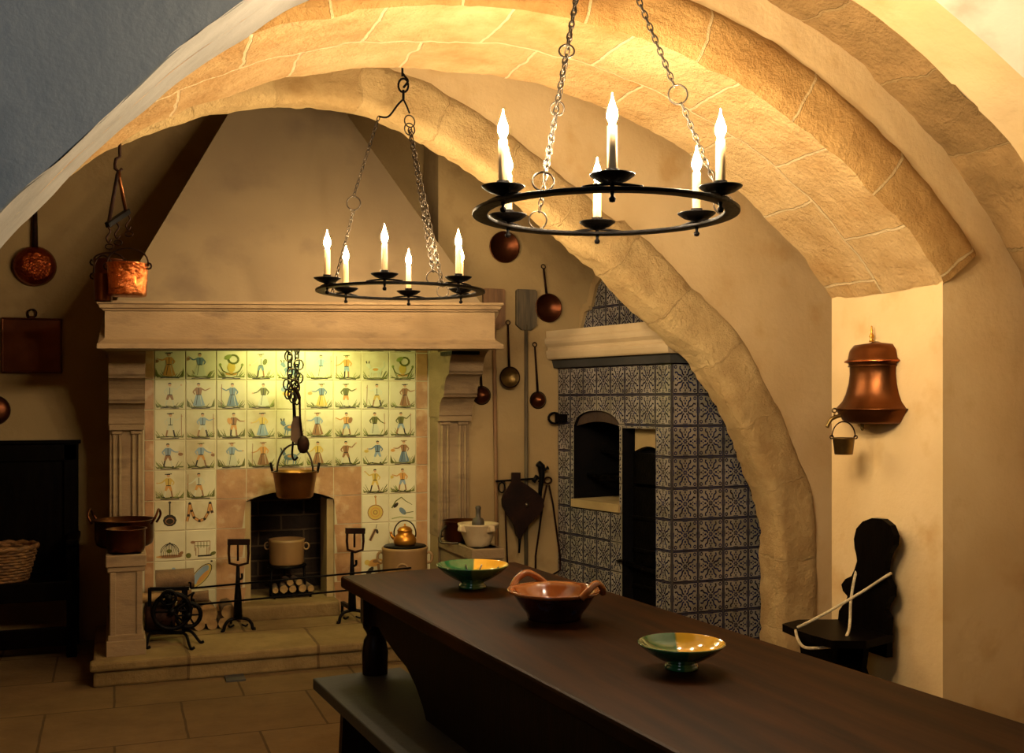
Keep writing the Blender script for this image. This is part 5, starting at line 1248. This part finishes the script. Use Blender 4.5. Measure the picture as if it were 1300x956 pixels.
mb = MB(); mb.tube([RC*(cos(a_)*.062)+UP*(.062+sin(a_)*.075) for a_ in [PI*(-.08+1.16*i/18) for i in range(19)]], .004, iron_rust, n=7); mb.build('handle', t, world=False)
mb = MB(); sd = (DC*.3-RC).normalized(); mb.tube(bez([sd*k*.9+UP*.03, sd*k*1.25+UP*.045, sd*k*1.35+UP*.07], 5), [.014, .013, .012, .011, .010, .009, .009, .008, .008, .008, .008], gold, n=10); mb.build('spout', t, world=False)

# ================================================================== SETTLE AND BASKET (left)
sx1 = PY(100, 563, 6.3).x; sx0 = sx1-1.5
t = thing('wooden_settle', 'black high-backed wooden settle against the left wall', 'bench', ((sx0+sx1)/2, 6.15, 0))
yb_ = 6.36; zt_ = PY(60, 563, 6.34).z
mb = MB(); mb.box(((sx0+sx1)/2, yb_, (.3+zt_)/2), (sx1-sx0-.02, .03, zt_-.3), black_wood)
for xx in (sx0+.04, sx0+.5, sx1-.5, sx1-.04): mb.box((xx, yb_-.02, (.5+zt_)/2), (.075, .03, zt_-.5), black_wood)
mb.box(((sx0+sx1)/2, yb_-.02, zt_-.05), (sx1-sx0-.02, .03, .09), black_wood); mb.box(((sx0+sx1)/2, yb_-.01, zt_+.008), (sx1-sx0+.02, .06, .02), black_wood)
mb.build('back_panel', t, bevel=.004)
zs_ = PY(60, 737, 6.05).z
mb = MB(); mb.box(((sx0+sx1)/2, 6.18, zs_-.05), (sx1-sx0-.01, .36, .10), black_wood); mb.build('seat', t, bevel=.006)
zr0, zr1 = PY(60, 822, 6.02).z, PY(60, 798, 6.02).z
mb = MB(); mb.box(((sx0+sx1)/2, 6.04, (zr0+zr1)/2), (sx1-sx0-.05, .03, zr1-zr0), black_wood); mb.build('front_rail', t, bevel=.004)
for xx in (sx0+.03, sx1-.025):
    for yy in (6.03, 6.34):
        mb = MB(); hh = zs_+.20 if yy < 6.1 else .55; mb.box((xx, yy, hh/2), (.05, .05, hh), black_wood); mb.build('leg', t, bevel=.003)
for xx in (sx0+.03, sx1-.025):
    mb = MB(); mb.box((xx+(.0), 6.16, zs_+.0), (.05, .30, .06), black_wood); mb.box((xx+.004, 6.14, zs_+.205), (.06, .40, .03), black_wood); mb.build('armrest', t, bevel=.005)
# basket
bc = Vector((PY(2, 735, 6.12).x, 6.13, zs_)); t = thing('wicker_basket', 'round wicker basket resting on the black settle seat', 'basket', tuple(bc))
mb = MB(); rb, rt_, hb = .12, .165, .17; rows = 11; N_ = 30
for i in range(rows):
    z = hb*(i+.5)/rows; r_ = rb+(rt_-rb)*(i+.5)/rows
    pts = [Vector((cos(2*PI*j/60)*(r_+.005*sin(15*2*PI*j/60+PI*(i % 2))), sin(2*PI*j/60)*(r_+.005*sin(15*2*PI*j/60+PI*(i % 2))), z)) for j in range(60)]
    mb.tube(pts, .0082, wicker, n=6, closed=True)
mb.lathe([(0, .004), (rb, .004), (rb, .012), (0, .012)], (0, 0, 0), wicker, n=30)
mb.build('woven_side', t, world=False)
mb = MB(); mb.tube([Vector((cos(a_)*rt_*1.02, sin(a_)*rt_*1.02, hb+.006+.004*sin(14*a_))) for a_ in [2*PI*j/56 for j in range(56)]], .013, wicker, n=7, closed=True); mb.build('rim', t, world=False)
# dark floor stone
p = PZ(298, 861, 0); mb = MB(); mb.box((p.x, p.y, .004), (.09, .14, .008), mat('dark_slab', '2c2823', '3c372f', rough=.7, scale=9)); tag(mb.build('floor_inset', origin=(p.x, p.y, 0)), 'small dark stone inset in the floor before the hearth step', 'stone')

# ================================================================== LIGHT
def area(name, loc, target, size, size_y, energy, color, spread=PI):
    l = bpy.data.lights.new(name, 'AREA'); l.shape = 'RECTANGLE'; l.size = size; l.size_y = size_y; l.energy = energy; l.color = color; l.spread = spread
    o = bpy.data.objects.new(name, l); COL.objects.link(o); o.location = loc; o.rotation_euler = (Vector(target)-Vector(loc)).to_track_quat('-Z', 'Y').to_euler(); return o
area('hood_lamp', (X(395, 5.80), 5.80, 1.68), (X(398, 6.14), 6.14, 1.2), .5, .05, 9, (.97, .97, .36))
area('daylight_window', (-1.6, -.6, 2.3), (-.4, 2.65, 2.3), 1.2, 1.2, 8, (.86, .94, 1.0), PI*.6)
w = bpy.data.worlds.new('World'); bpy.context.scene.world = w; w.use_nodes = True
w.node_tree.nodes['Background'].inputs[0].default_value = (.5, .62, .8, 1); w.node_tree.nodes['Background'].inputs[1].default_value = .01
# ================================================================== CAMERA, VIEW
cam = bpy.data.cameras.new('camera'); co = bpy.data.objects.new('camera', cam); COL.objects.link(co)
co.location = (0, 0, EYE); co.rotation_euler = (PI/2, 0, -PSI); cam.sensor_width = 36; cam.lens = F/1300*36; cam.shift_y = (HZ-478)/1300; cam.clip_start = .05
sc = bpy.context.scene; sc.camera = co
sc.view_settings.view_transform = 'Standard'; sc.view_settings.look = 'None'; sc.view_settings.gamma = 1; sc.view_settings.use_curve_mapping = False
sc.view_settings.exposure = 0
sc.cycles.use_denoising = True; sc.cycles.max_bounces = 8; sc.cycles.sample_clamp_indirect = 4
